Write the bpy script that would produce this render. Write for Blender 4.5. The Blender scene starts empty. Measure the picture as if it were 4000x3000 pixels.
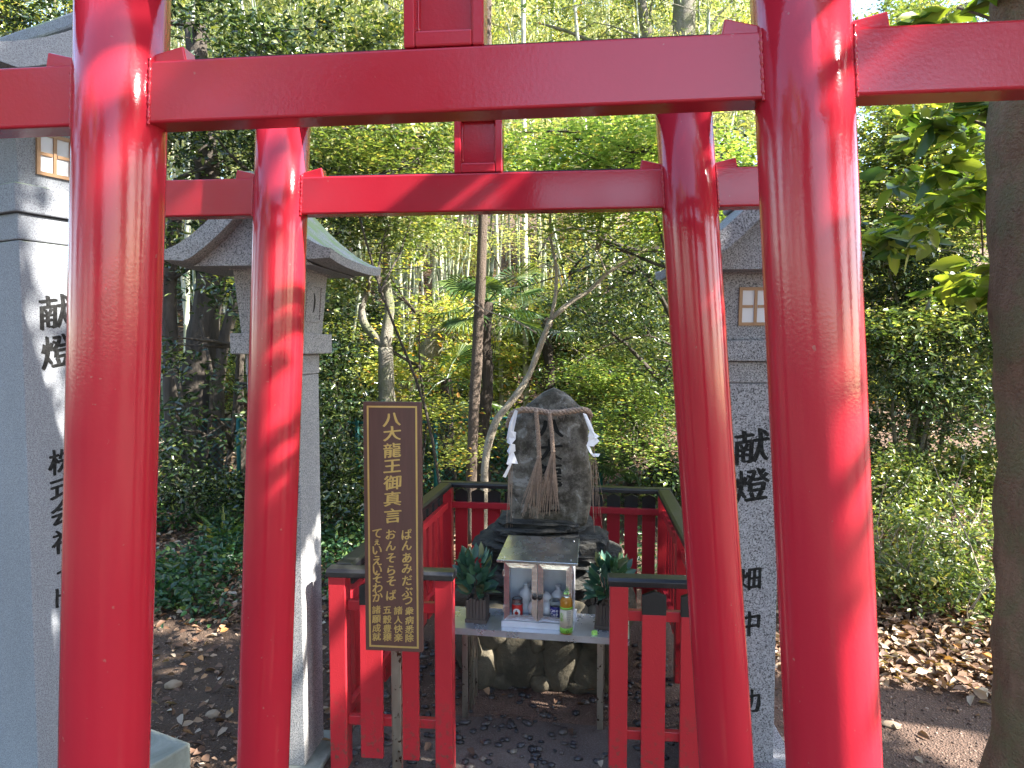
import bpy, math, random
import numpy as np
from mathutils import Vector, Matrix, noise
S = bpy.context.scene
COL = S.collection
R = math.radians
rnd = random.Random(7)

# ------------------------------------------------------------------ camera
CAMZ = 1.85; PITCH = R(3.0); F = 2774.0
cd = bpy.data.cameras.new('camera'); cam = bpy.data.objects.new('camera', cd); COL.objects.link(cam)
cam.location = (0, 0, CAMZ); cam.rotation_euler = (R(90) - PITCH, 0, 0)
cd.sensor_width = 36; cd.lens = 36 * F / 4000; cd.clip_start = 0.02; cd.clip_end = 600
S.camera = cam
FW = Vector((0, math.cos(PITCH), -math.sin(PITCH))); DN = Vector((0, -math.sin(PITCH), -math.cos(PITCH)))
def P(px, py, Y):
    """world point seen at photo pixel (4000x3000) at distance Y in front"""
    r = FW + Vector((1, 0, 0)) * ((px - 2000) / F) + DN * ((py - 1500) / F)
    t = Y / r.y
    return Vector((r.x * t, Y, CAMZ + r.z * t))
def U(ux, uy, Y): return P(ux * 1.8083, uy * 1.8083, Y)

SUN_AZ = R(73); SUN_EL = R(40)   # azimuth from -Y (behind the camera) towards +X
SD = Vector((math.sin(SUN_AZ) * math.cos(SUN_EL), -math.cos(SUN_AZ) * math.cos(SUN_EL), math.sin(SUN_EL)))

# ------------------------------------------------------------------ materials
MATS = {}
class NT:
    def __init__(s, name):
        m = bpy.data.materials.new(name); m.use_nodes = True; s.m = m; s.n = m.node_tree.nodes; s.l = m.node_tree.links
        s.n.clear(); s.out = s.n.new('ShaderNodeOutputMaterial'); s.p = s.n.new('ShaderNodeBsdfPrincipled')
        s.l.new(s.p.outputs[0], s.out.inputs[0]); s.tc = s.n.new('ShaderNodeTexCoord'); s.co = s.tc.outputs['Object']
        MATS[name] = m
    def set(s, k, v): s.p.inputs[k].default_value = v
    def noise(s, sc, det=4, rough=.6, co=None, dist=0):
        t = s.n.new('ShaderNodeTexNoise'); t.inputs['Scale'].default_value = sc; t.inputs['Detail'].default_value = det
        t.inputs['Roughness'].default_value = rough; t.inputs['Distortion'].default_value = dist
        s.l.new(co or s.co, t.inputs['Vector']); return t.outputs['Fac']
    def voro(s, sc, feat='F1', co=None, out='Distance'):
        t = s.n.new('ShaderNodeTexVoronoi'); t.feature = feat; t.inputs['Scale'].default_value = sc
        s.l.new(co or s.co, t.inputs['Vector']); return t.outputs[out]
    def scaled(s, v):
        t = s.n.new('ShaderNodeMapping'); t.inputs['Scale'].default_value = v; s.l.new(s.co, t.inputs['Vector']); return t.outputs[0]
    def ramp(s, fac, stops, const=False):
        r = s.n.new('ShaderNodeValToRGB'); r.color_ramp.interpolation = 'CONSTANT' if const else 'LINEAR'
        e = r.color_ramp.elements
        while len(e) < len(stops): e.new(.5)
        for i, (p, c) in enumerate(stops):
            e[i].position = p; e[i].color = (*c, 1) if len(c) == 3 else c
        s.l.new(fac, r.inputs[0]); return r.outputs[0]
    def mix(s, fac, a, b, mode='MIX'):
        m = s.n.new('ShaderNodeMix'); m.data_type = 'RGBA'; m.blend_type = mode
        for i, v in ((0, fac), (6, a), (7, b)):
            if hasattr(v, 'is_linked') or hasattr(v, 'links'): s.l.new(v, m.inputs[i])
            else: m.inputs[i].default_value = v if i == 0 else (*v, 1)
        return m.outputs[2]
    def col(s, c):
        if hasattr(c, 'links'): s.l.new(c, s.p.inputs['Base Color'])
        else: s.set('Base Color', (*c, 1))
    def rough(s, c):
        if hasattr(c, 'links'): s.l.new(c, s.p.inputs['Roughness'])
        else: s.set('Roughness', c)
    def bump(s, h, st, dist=.01):
        b = s.n.new('ShaderNodeBump'); b.inputs['Strength'].default_value = st; b.inputs['Distance'].default_value = dist
        s.l.new(h, b.inputs['Height']); s.l.new(b.outputs[0], s.p.inputs['Normal']); return b
    def math(s, op, a, b=None):
        m = s.n.new('ShaderNodeMath'); m.operation = op
        for i, v in enumerate((a, b)):
            if v is None: continue
            if hasattr(v, 'links'): s.l.new(v, m.inputs[i])
            else: m.inputs[i].default_value = v
        return m.outputs[0]
def V3(r, g, b): return (r, g, b)

def m_red(name, base, grime=0):
    t = NT(name)
    c = t.mix(t.noise(2.2, 3), base, tuple(k * .84 for k in base))
    sp = t.ramp(t.noise(60, 2, .5), [(.0, (0, 0, 0)), (.735, (0, 0, 0)), (.77, (1, 1, 1))])
    c = t.mix(t.math('MULTIPLY', sp, .35), c, (.30, .22, .17))
    if grime:
        g = t.ramp(t.noise(38, 4, .7), [(.0, (0, 0, 0)), (.54, (0, 0, 0)), (.61, (1, 1, 1))])
        sx = t.n.new('ShaderNodeSeparateXYZ'); t.l.new(t.co, sx.inputs[0])
        lo = t.math('SUBTRACT', 1.0, t.math('MULTIPLY', sx.outputs[2], 2.4))
        lo = t.math('MAXIMUM', t.math('MINIMUM', lo, 1.0), 0.0)
        c = t.mix(t.math('MULTIPLY', g, t.math('MULTIPLY', lo, .8)), c, (.085, .075, .05))
    t.col(c)
    t.rough(t.ramp(t.noise(5, 3), [(.3, (.10,) * 3), (.7, (.20,) * 3)]) if not grime else .3)
    h = t.math('ADD', t.noise(170, 2, .5), t.math('MULTIPLY', t.noise(30, 2, .5, t.scaled((1, 1, .25))), .8))
    t.bump(h, .055 if not grime else .25, .004)
    t.set('Specular IOR Level', .5)
    return t.m
m_red('red_gloss_paint', (.43, .018, .034))
m_red('red_fence_paint', (.44, .024, .034), 1)
t = NT('black_paint'); t.col(t.mix(t.noise(14, 5), (.005, .005, .006), (.012, .012, .013))); t.rough(.5); t.bump(t.noise(90), .2, .003)
t = NT('cap_paint'); t.col(t.mix(t.ramp(t.noise(9, 6, .7, t.scaled((1, 1, 3))), [(.46, (0, 0, 0)), (.74, (1, 1, 1))]), (.006, .006, .008), (.024, .024, .024))); t.rough(.36); t.bump(t.noise(60), .3, .003)
t = NT('black_trim'); t.col((.012, .014, .016)); t.rough(.6); t.bump(t.noise(200), .6, .004)
def m_granite(name, a, b, dark, sc=170, moss=0, stain=.35, bump=.25):
    t = NT(name)
    c = t.mix(t.ramp(t.voro(sc, out='Color'), [(.25, (0, 0, 0)), (.75, (1, 1, 1))]), a, b)
    c = t.mix(t.ramp(t.noise(sc * 1.15, 2, .5), [(.40, (1, 1, 1)), (.46, (0, 0, 0))]), c, dark)
    c = t.mix(t.math('MULTIPLY', t.ramp(t.noise(2.7, 5, .6, t.scaled((1, 1, .35))), [(.40, (0, 0, 0)), (.72, (1, 1, 1))]), stain), c, tuple(k * .55 for k in a))
    if moss:
        g = t.ramp(t.noise(4, 6, .7), [(.44, (0, 0, 0)), (.60, (1, 1, 1))])
        nz = t.n.new('ShaderNodeNewGeometry'); sx = t.n.new('ShaderNodeSeparateXYZ'); t.l.new(nz.outputs['Normal'], sx.inputs[0])
        up = t.math('MAXIMUM', sx.outputs[2], 0.0)
        c = t.mix(t.math('MINIMUM', t.math('MULTIPLY', g, t.math('MULTIPLY', up, moss * 1.6)), 1.0), c, (.20, .27, .10))
    t.col(c); t.rough(.72); t.bump(t.noise(sc * 1.3, 3), bump, .003); return t.m
m_granite('granite', (.27, .27, .28), (.42, .41, .40), (.09, .09, .095), 190, .0)
m_granite('granite_dark', (.20, .20, .22), (.34, .34, .36), (.05, .05, .055), 170, .0)
m_granite('granite_moss', (.27, .27, .27), (.42, .41, .39), (.10, .10, .10), 190, 1.0)
m_granite('granite_smooth', (.19, .20, .225), (.25, .265, .285), (.10, .105, .12), 240, .9, .25, .12)
m_granite('granite_smooth_moss', (.19, .20, .225), (.25, .265, .285), (.10, .105, .12), 240, 1.2, .25, .12)
t = NT('lettering_black'); t.col(t.mix(t.ramp(t.noise(90, 3), [(.45, (0, 0, 0)), (.65, (1, 1, 1))]), (.003, .003, .003), (.022, .022, .022))); t.rough(.75); t.set('Specular IOR Level', .25)
t = NT('carving_dark'); t.col(t.mix(t.noise(60, 3), (.003, .003, .003), (.018, .017, .015))); t.rough(.95)
t = NT('gold'); t.col(t.mix(t.noise(40, 4), (.46, .33, .10), (.62, .47, .17))); t.set('Metallic', .55); t.rough(.38)
t = NT('sign_wood')
c = t.mix(t.noise(5, 6, .6, t.scaled((14, 14, 1)), .5), (.052, .022, .018), (.115, .055, .042)); t.col(c); t.rough(.45); t.bump(t.noise(8, 5, .6, t.scaled((20, 20, 1))), .15, .003)
def m_metal(name, c, r, sc=(1, 1, 1), m=1.0, b=.1):
    t = NT(name); t.col(t.mix(t.ramp(t.noise(5, 5, .6), [(.4, (0, 0, 0)), (.7, (1, 1, 1))]), c, tuple(k * .72 for k in c))); t.set('Metallic', m)
    t.rough(t.ramp(t.noise(9, 5, .6, t.scaled(sc)), [(.3, (r * .75,) * 3), (.7, (r * 1.35,) * 3)])); t.bump(t.noise(14, 3, .5, t.scaled(sc)), b, .004); return t
m_metal('stainless', (.70, .73, .78), .30, (1, 1, 1), m=.78, b=.02)
m_metal('stainless_satin', (.74, .77, .82), .42, (1, 1, 1), m=.55, b=.03)
m_metal('stainless_bright', (.82, .78, .74), .20, (1, 1, 4), m=.85, b=.6)
q = m_metal('roof_metal', (.62, .64, .63), .24, (1, 1, 1), b=.02); q.rough(.27); q.col((.64, .66, .65))
t = m_metal('stainless_leg', (.50, .46, .40), .34, (8, 8, 1))
rs = t.ramp(t.noise(30, 3), [(.60, (0, 0, 0)), (.66, (1, 1, 1))]); t.col(t.mix(rs, (.50, .46, .40), (.09, .05, .03)))
t = NT('glass'); t.col((.96, .97, .98)); t.set('Transmission Weight', 1.0); t.rough(.03); t.set('IOR', 1.03); t.set('Specular IOR Level', .8)
t = NT('clear_plastic'); t.col((.95, .97, .95)); t.set('Transmission Weight', .9); t.rough(.08); t.set('IOR', 1.2)
t = NT('tea'); t.col((.62, .27, .03)); t.set('Transmission Weight', .35); t.rough(.12); t.set('IOR', 1.1); t.set('Coat Weight', .8)
for n, c, r in (('white_ceramic', (.78, .79, .80), .16), ('paper', (.66, .67, .71), .8), ('can_red', (.55, .02, .015), .3), ('can_blue', (.015, .02, .22), .3), ('white_ink', (.8, .8, .8), .5), ('red_ink', (.6, .02, .01), .5),
                ('label_cream', (.62, .58, .46), .45), ('label_green', (.22, .5, .05), .35), ('lime_plastic', (.42, .80, .16), .4), ('knob_black', (.015, .012, .012), .3), ('ink_grey', (.2, .2, .2), .5), ('pink_ink', (.6, .3, .32), .5)):
    t = NT(n); t.col(t.mix(t.noise(12, 4), c, tuple(k * .86 for k in c))); t.rough(r)
    if n == 'paper': t.set('Transmission Weight', 0)
t = NT('bronze_wood'); t.col(t.mix(t.noise(20, 4), (.24, .13, .06), (.36, .21, .11))); t.rough(.5)
t = NT('box_wood'); t.col(t.mix(t.noise(9, 5, .6, t.scaled((4, 4, .6))), (.035, .026, .022), (.11, .085, .07))); t.rough(.75); t.bump(t.noise(30, 3), .4, .003)
t = NT('straw'); t.col(t.mix(t.noise(70, 4, .6), (.15, .10, .075), (.40, .29, .21))); t.rough(.8); t.bump(t.noise(160, 3, .6), .8, .004)
t = NT('stele_rock')
c = t.mix(t.ramp(t.noise(11, 8, .72), [(.42, (0, 0, 0)), (.56, (1, 1, 1))]), (.045, .038, .028), (.17, .155, .13))
c = t.mix(t.ramp(t.noise(11, 6, .7, dist=.6), [(.56, (0, 0, 0)), (.63, (1, 1, 1))]), c, (.29, .285, .265))
c = t.mix(t.ramp(t.noise(3.2, 6, .7), [(.50, (0, 0, 0)), (.62, (1, 1, 1))]), c, (.05, .043, .028))
t.col(c); t.rough(.9); t.bump(t.noise(24, 8, .7), .8, .02)
t = NT('ledge_rock')
c = t.mix(t.ramp(t.noise(7, 8, .7, t.scaled((1, 1, 4))), [(.40, (0, 0, 0)), (.70, (1, 1, 1))]), (.014, .014, .013), (.07, .066, .055)); t.col(c); t.rough(.85)
t.bump(t.math('ADD', t.noise(5, 8, .7, t.scaled((1, 1, 6))), t.noise(34, 5, .7)), 1.0, .03)
t = NT('boulder_rock'); t.col(t.mix(t.ramp(t.noise(5, 7, .65), [(.4, (0, 0, 0)), (.68, (1, 1, 1))]), (.055, .048, .032), (.125, .105, .07))); t.rough(.85); t.bump(t.noise(20, 8, .7), .8, .02)
t = NT('mortar'); t.col(t.mix(t.noise(25, 5), (.012, .011, .010), (.04, .037, .032))); t.rough(.95); t.bump(t.noise(60, 5), .8, .01)
t = NT('stone_slab'); t.col(t.mix(t.ramp(t.noise(5, 8, .7, dist=.5), [(.35, (0, 0, 0)), (.7, (1, 1, 1))]), (.13, .15, .13), (.30, .32, .29))); t.rough(.85); t.bump(t.noise(30, 6, .7), .4, .01)
# ground
t = NT('ground_soil')
n1 = t.noise(.55, 6, .6); n2 = t.noise(55, 4, .7); n3 = t.noise(260, 2, .6)
c = t.mix(t.ramp(n1, [(.38, (0, 0, 0)), (.62, (1, 1, 1))]), (.12, .070, .048), (.21, .130, .092))
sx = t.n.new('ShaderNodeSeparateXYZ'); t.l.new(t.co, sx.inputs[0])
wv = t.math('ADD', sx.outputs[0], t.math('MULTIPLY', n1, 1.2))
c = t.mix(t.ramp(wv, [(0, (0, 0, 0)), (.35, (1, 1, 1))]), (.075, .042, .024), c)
c = t.mix(t.ramp(n2, [(.35, (0, 0, 0)), (.7, (1, 1, 1))]), t.mix(.5, c, (.04, .028, .02)), c)
c = t.mix(t.ramp(t.voro(120, out='Color'), [(.84, (0, 0, 0)), (.9, (1, 1, 1))]), c, (.22, .15, .11))
t.col(c); t.rough(.95); t.bump(t.math('ADD', t.math('MULTIPLY', n2, 1.0), t.math('MULTIPLY', t.voro(110), .8)), .9, .012)
t = NT('concrete_floor')
c = t.mix(t.ramp(t.noise(3, 6, .7), [(.35, (0, 0, 0)), (.7, (1, 1, 1))]), (.060, .042, .033), (.125, .092, .075))
c = t.mix(t.ramp(t.noise(150, 3, .6), [(.5, (0, 0, 0)), (.7, (1, 1, 1))]), c, (.16, .14, .12)); t.col(c); t.rough(.85); t.bump(t.noise(80, 5, .7), .8, .008)
t = NT('pebble'); g = t.n.new('ShaderNodeNewGeometry'); t.col(t.ramp(g.outputs['Random Per Island'], [(0, (.012, .012, .016)), (.6, (.035, .033, .036)), (.9, (.07, .06, .055)), (1, (.13, .11, .09))])); t.rough(.42)
def m_leaf(name, stops, rough=.4, trans=.35, spec=.5, tsat=(1.5, 1.5, .5), edge=0):
    t = NT(name); g = t.n.new('ShaderNodeNewGeometry')
    c = t.ramp(g.outputs['Random Per Island'], stops)
    t.col(c); t.rough(rough); t.set('Specular IOR Level', spec)
    if trans > 0:
        tr = t.n.new('ShaderNodeBsdfTranslucent'); c2 = t.mix(1.0, c, tsat, 'MULTIPLY'); t.l.new(c2, tr.inputs[0])
        ms = t.n.new('ShaderNodeMixShader'); ms.inputs[0].default_value = trans
        t.l.new(t.p.outputs[0], ms.inputs[1]); t.l.new(tr.outputs[0], ms.inputs[2]); t.l.new(ms.outputs[0], t.out.inputs[0])
    return t.m
m_leaf('leaf_dark', [(0, (.010, .024, .010)), (.5, (.024, .050, .016)), (.8, (.065, .10, .028)), (1, (.20, .23, .07))], .24, .25, .8, tsat=(1.5, 1.45, .5))
m_leaf('leaf_gloss', [(0, (.020, .045, 0.021)), (.45, (.045, .085, 0.038)), (.8, (.10, .15, 0.059)), (1, (.26, .29, 0.119))], .22, .3, .9, tsat=(1.5, 1.45, .6))
m_leaf('leaf_mid', [(0, (.05, .085, 0.026)), (.5, (.11, .16, 0.048)), (.85, (.22, .26, 0.084)), (1, (.38, .32, 0.119))], .30, .42, .6, tsat=(1.5, 1.45, .6))
m_leaf('leaf_yellow', [(0, (.14, .20, 0.050)), (.5, (.29, .34, 0.092)), (.85, (.44, .45, 0.142)), (.95, (.55, .40, 0.081)), (1, (.55, .22, 0.061))], .40, .5, tsat=(1.5, 1.45, .6))
m_leaf('leaf_maple', [(0, (.10, .18, 0.047)), (.5, (.19, .29, 0.084)), (.88, (.34, .40, 0.136)), (1, (.45, .36, 0.094))], .40, .48, tsat=(1.5, 1.45, .6))
m_leaf('leaf_bamboo', [(0, (.14, .19, 0.084)), (.5, (.28, .32, 0.155)), (.85, (.44, .44, 0.238)), (1, (.55, .46, 0.297))], .42, .48, tsat=(1.5, 1.45, .6))
m_leaf('leaf_palm', [(0, (.03, .065, .024)), (.6, (.055, .11, .035)), (1, (.15, .20, .06))], .32, .3)
m_leaf('leaf_big', [(0, (.03, .075, .024)), (.3, (.07, .13, .03)), (.6, (.14, .20, .04)), (1, (.28, .32, .07))], .34, .5, tsat=(1.6, 1.5, .5))
m_leaf('leaf_sakaki', [(0, (.025, .07, .05)), (.5, (.045, .11, .075)), (.85, (.08, .16, .08)), (.95, (.14, .10, .05)), (1, (.22, .28, .12))], .30, .15)
m_leaf('leaf_litter', [(0, (.06, .03, .018)), (.35, (.15, .08, .045)), (.6, (.24, .14, .085)), (.8, (.34, .25, .17)), (.93, (.42, .36, .29)), (1, (.45, .20, .05))], .7, .12)
m_leaf('leaf_cover', [(0, (.014, .045, .022)), (.5, (.028, .08, .035)), (.85, (.07, .14, .045)), (1, (.18, .25, .07))], .32, .3)
m_leaf('leaf_dry', [(0, (.22, .17, .11)), (.5, (.32, .26, .19)), (1, (.48, .42, .34))], .8, .2)
def m_bark(name, a, b, moss=None, sc=1.0, vs=.25):
    t = NT(name); co = t.scaled((1, 1, vs))
    c = t.mix(t.ramp(t.noise(14 * sc, 7, .7, co), [(.35, (0, 0, 0)), (.68, (1, 1, 1))]), a, b)
    if moss: c = t.mix(t.ramp(t.noise(4, 6, .7), [(.46, (0, 0, 0)), (.60, (1, 1, 1))]), c, moss)
    t.col(c); t.rough(.9); t.bump(t.math('ADD', t.noise(22 * sc, 7, .7, co), t.noise(90, 3)), .9, .02); return t.m
m_bark('bark_dark', (.028, .022, .017), (.085, .068, .052))
m_bark('bark_brown', (.055, .038, .028), (.13, .095, .07), vs=.15)
m_bark('bark_pale', (.20, .165, .12), (.36, .31, .24), vs=.6)
m_bark('bark_near', (.115, .062, .036), (.22, .135, .085), (.135, .11, .055), .8, .35)
m_bark('bark_grey', (.13, .115, .09), (.27, .245, .20), (.12, .13, .07))
t = NT('palm_fibre'); t.col(t.mix(t.noise(18, 6, .7, t.scaled((3, 3, .3))), (.018, .013, .010), (.075, .055, .04))); t.rough(.95); t.bump(t.noise(30, 6, .7, t.scaled((3, 3, .3))), 1.0, .03)
t = NT('bamboo_culm'); ob = t.n.new('ShaderNodeObjectInfo')
c = t.ramp(ob.outputs['Random'], [(0, (.10, .15, .07)), (.45, (.20, .25, .14)), (.75, (.32, .34, .24)), (1, (.42, .38, .29))])
c = t.mix(t.ramp(t.noise(5, 5), [(.4, (0, 0, 0)), (.7, (1, 1, 1))]), c, (.34, .35, .28)); t.col(c); t.rough(.45)
t = NT('teal_wire'); t.col((.01, .11, .10)); t.rough(.5); t.set('Metallic', .2)

# ------------------------------------------------------------------ object helpers
WM = {}
def reg(o, M): WM[o.name] = M
def thing(name, label, cat, loc=(0, 0, 0), rz=0.0, group=None, kind=None):
    o = bpy.data.objects.new(name, None); COL.objects.link(o); o.location = loc; o.rotation_euler = (0, 0, rz); o.empty_display_size = .1
    o['label'] = label; o['category'] = cat
    if group: o['group'] = group
    reg(o, Matrix.Translation(Vector(loc)) @ Matrix.Rotation(rz, 4, 'Z')); return o
def tag(o, label, cat, group=None, kind=None):
    o['label'] = label; o['category'] = cat
    if group: o['group'] = group
    if kind: o['kind'] = kind
    return o
def link(name, me, mat, parent=None, smooth=False, label=None):
    o = bpy.data.objects.new(name, me); COL.objects.link(o)
    for m in (mat if isinstance(mat, (list, tuple)) else [mat]): me.materials.append(MATS[m])
    if smooth and len(me.polygons): me.polygons.foreach_set('use_smooth', np.ones(len(me.polygons), bool))
    if parent is not None: o.parent = parent; reg(o, WM[parent.name])
    else: reg(o, Matrix.Identity(4))
    if label: o['label'] = label
    return o
def copytree(o, parent=None):
    c = o.copy(); COL.objects.link(c)
    if parent is not None: c.parent = parent
    for ch in [k for k in ALLCH(o)]: copytree(ch, c)
    return c
def ALLCH(o): return [k for k in COL.objects if k.parent == o]

class MB:
    def __init__(s): s.v = []; s.f = []; s.mi = []
    def add(s, vs, fs, mi=0):
        n = len(s.v); s.v += [Vector(v) for v in vs]; s.f += [tuple(i + n for i in f) for f in fs]; s.mi += [mi] * len(fs); return s
    def box(s, c, d, M=None, mi=0, taper=1.0, tapery=None):
        x, y, z = d[0] / 2, d[1] / 2, d[2] / 2; ty = taper if tapery is None else tapery
        vs = [(-x, -y, -z), (x, -y, -z), (x, y, -z), (-x, y, -z), (-x * taper, -y * ty, z), (x * taper, -y * ty, z), (x * taper, y * ty, z), (-x * taper, y * ty, z)]
        T = Matrix.Translation(Vector(c)); T = T @ M if M else T
        return s.add([T @ Vector(v) for v in vs], [(3, 2, 1, 0), (4, 5, 6, 7), (0, 1, 5, 4), (1, 2, 6, 5), (2, 3, 7, 6), (3, 0, 4, 7)], mi)
    def prism(s, poly, M, h, mi=0):
        """poly in local XY extruded along local Z by h, placed by M"""
        n = len(poly); vs = [M @ Vector((x, y, 0)) for x, y in poly] + [M @ Vector((x, y, h)) for x, y in poly]
        return s.add(vs, [tuple(range(n - 1, -1, -1)), tuple(range(n, 2 * n))] + [(i, (i + 1) % n, n + (i + 1) % n, n + i) for i in range(n)], mi)
    def tube(s, pts, rs, seg=12, mi=0, caps=True, jit=0, rn=None):
        pts = [Vector(p) for p in pts]; n = len(pts)
        if not hasattr(rs, '__len__'): rs = [rs] * n
        base = len(s.v); prev = None
        for i, p in enumerate(pts):
            d = (pts[min(i + 1, n - 1)] - pts[max(i - 1, 0)])
            d = d.normalized() if d.length > 1e-9 else Vector((0, 0, 1))
            if prev is None: a = d.orthogonal().normalized()
            else: a = (prev - d * prev.dot(d)); a = a.normalized() if a.length > 1e-6 else d.orthogonal().normalized()
            prev = a; b = d.cross(a)
            for k in range(seg):
                t_ = 2 * math.pi * k / seg; rr = rs[i] * (1 + (noise.noise(p * 6 + a * math.cos(t_) + b * math.sin(t_)) * jit if jit else 0))
                s.v.append(p + (a * math.cos(t_) + b * math.sin(t_)) * rr)
        for i in range(n - 1):
            for k in range(seg):
                k2 = (k + 1) % seg; s.f.append((base + i * seg + k, base + i * seg + k2, base + (i + 1) * seg + k2, base + (i + 1) * seg + k)); s.mi.append(mi)
        if caps:
            s.f.append(tuple(base + k for k in range(seg - 1, -1, -1))); s.f.append(tuple(base + (n - 1) * seg + k for k in range(seg))); s.mi += [mi, mi]
        return s
    def lathe(s, prof, c=(0, 0, 0), seg=24, mi=0, M=None):
        T = Matrix.Translation(Vector(c)); T = T @ M if M else T
        base = len(s.v); n = len(prof)
        for r, z in prof:
            for k in range(seg):
                a = 2 * math.pi * k / seg; s.v.append(T @ Vector((r * math.cos(a), r * math.sin(a), z)))
        for i in range(n - 1):
            for k in range(seg):
                k2 = (k + 1) % seg; s.f.append((base + i * seg + k, base + i * seg + k2, base + (i + 1) * seg + k2, base + (i + 1) * seg + k)); s.mi.append(mi)
        s.f.append(tuple(base + k for k in range(seg - 1, -1, -1))); s.f.append(tuple(base + (n - 1) * seg + k for k in range(seg))); s.mi += [mi, mi]
        return s
    def build(s, name, mat, parent=None, local=False, bevel=0, smooth=False, label=None, seg=2):
        vs = s.v
        if parent is not None and not local:
            Mi = WM[parent.name].inverted(); vs = [Mi @ v for v in vs]
        me = bpy.data.meshes.new(name); me.from_pydata([tuple(v) for v in vs], [], s.f)
        if max(s.mi, default=0) > 0: me.polygons.foreach_set('material_index', s.mi)
        me.validate(); me.update()
        o = link(name, me, mat, parent, smooth, label)
        if bevel:
            b = o.modifiers.new('Bevel', 'BEVEL'); b.width = bevel; b.segments = seg; b.limit_method = 'ANGLE'; b.angle_limit = R(35); b.harden_normals = False
        return o

def npmesh(name, V, Q):
    V = np.asarray(V, dtype=np.float32); Q = np.asarray(Q, dtype=np.int32)
    me = bpy.data.meshes.new(name); me.vertices.add(len(V)); me.vertices.foreach_set('co', V.ravel())
    me.loops.add(Q.size); me.loops.foreach_set('vertex_index', Q.ravel()); me.polygons.add(len(Q))
    k = Q.shape[1]; me.polygons.foreach_set('loop_start', np.arange(0, Q.size, k, dtype=np.int32)); me.polygons.foreach_set('loop_total', np.full(len(Q), k, dtype=np.int32))
    me.update(calc_edges=True); return me

def leafmesh(name, pos, d, nrm, L, W, fold=.18, droop=.15):
    """pointed folded leaves: pos base, d direction, nrm up"""
    d = d / np.linalg.norm(d, axis=1, keepdims=True)
    s = np.cross(d, nrm); s /= (np.linalg.norm(s, axis=1, keepdims=True) + 1e-9); n = np.cross(s, d)
    L = L[:, None]; W = W[:, None]; N = len(pos)
    V = np.empty((N, 6, 3), np.float32)
    V[:, 0] = pos; V[:, 3] = pos + d * L - n * L * droop
    V[:, 1] = pos + d * L * .30 + s * W * .5 + n * (W * fold); V[:, 2] = pos + d * L * .68 + s * W * .40 + n * (W * fold * .8 - L * droop * .45)
    V[:, 5] = pos + d * L * .30 - s * W * .5 + n * (W * fold); V[:, 4] = pos + d * L * .68 - s * W * .40 + n * (W * fold * .8 - L * droop * .45)
    b = (np.arange(N) * 6)[:, None]
    Q = np.concatenate([b + np.array([[0, 1, 2, 3]]), b + np.array([[0, 3, 4, 5]])])
    return npmesh(name, V.reshape(-1, 3), Q)

def rosettes(rng, T, k=7, L=.07, W=.42, flat=.5, spread=.04, down=0.0):
    """leaves radiating at twig points T -> arrays for leafmesh"""
    N = len(T); pos = np.repeat(T, k, 0) + rng.normal(0, spread, (N * k, 3))
    az = rng.uniform(0, 2 * np.pi, N * k); el = rng.normal(-down, 1 - flat, N * k) * .9
    d = np.stack([np.cos(az) * np.cos(el), np.sin(az) * np.cos(el), np.sin(el)], 1)
    nr = np.array([0, 0, 1.0]) + rng.normal(0, (1 - flat) * 1.1 + .12, (N * k, 3))
    LL = L * rng.uniform(.6, 1.25, N * k); WW = LL * W * rng.uniform(.8, 1.2, N * k)
    return pos, d, nr, LL, WW

def blobs_pts(rng, blobs, per=28, clump=.16):
    """clumped twig points inside ellipsoids (cx,cy,cz,rx,ry,rz,nclumps)"""
    out = []
    for (cx, cy, cz, rx, ry, rz, nc) in blobs:
        u = rng.normal(size=(nc, 3)); u /= np.linalg.norm(u, axis=1, keepdims=True)
        r = rng.uniform(.25, 1.0, (nc, 1)) ** .5
        c = u * r * np.array([rx, ry, rz]) + np.array([cx, cy, cz])
        sc = rng.uniform(.5, 1.5, (nc, 1))
        p = np.repeat(c, per, 0) + rng.normal(0, 1, (nc * per, 3)) * np.repeat(sc, per, 0) * np.array([clump, clump, clump * .5])
        out.append(p)
    return np.concatenate(out)

def crown(name, mat, parent, blobs, L=.07, W=.42, k=6, per=14, clump=.16, flat=.5, spread=.035, seed=1, world=True, down=.0, label=None, fold=.18, mask=None):
    rng = np.random.default_rng(seed)
    T = blobs_pts(rng, blobs, per, clump)
    if mask: T = T[mask(T)]
    pos, d, nr, LL, WW = rosettes(rng, T, k, L, W, flat, spread, down)
    if world and parent is not None: pos = pos - np.array(WM[parent.name].translation)
    return link(name, leafmesh(name, pos, d, nr, LL, WW, fold), mat, parent, label=label)

def limbpath(a, b, n=7, wob=.12, sag=0, rn=rnd):
    a, b = Vector(a), Vector(b); L = (b - a).length; out = []
    off = Vector((rn.uniform(-1, 1), rn.uniform(-1, 1), rn.uniform(-.5, 1))) * wob * L
    for i in range(n + 1):
        t_ = i / n; p = a.lerp(b, t_) + off * math.sin(math.pi * t_) + Vector((rn.uniform(-1, 1), rn.uniform(-1, 1), rn.uniform(-1, 1))) * wob * L * .12 * (1 if 0 < i < n else 0)
        out.append(p)
    return out
def taper(r0, r1, n): return [r0 + (r1 - r0) * i / (n - 1) for i in range(n)]

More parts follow.
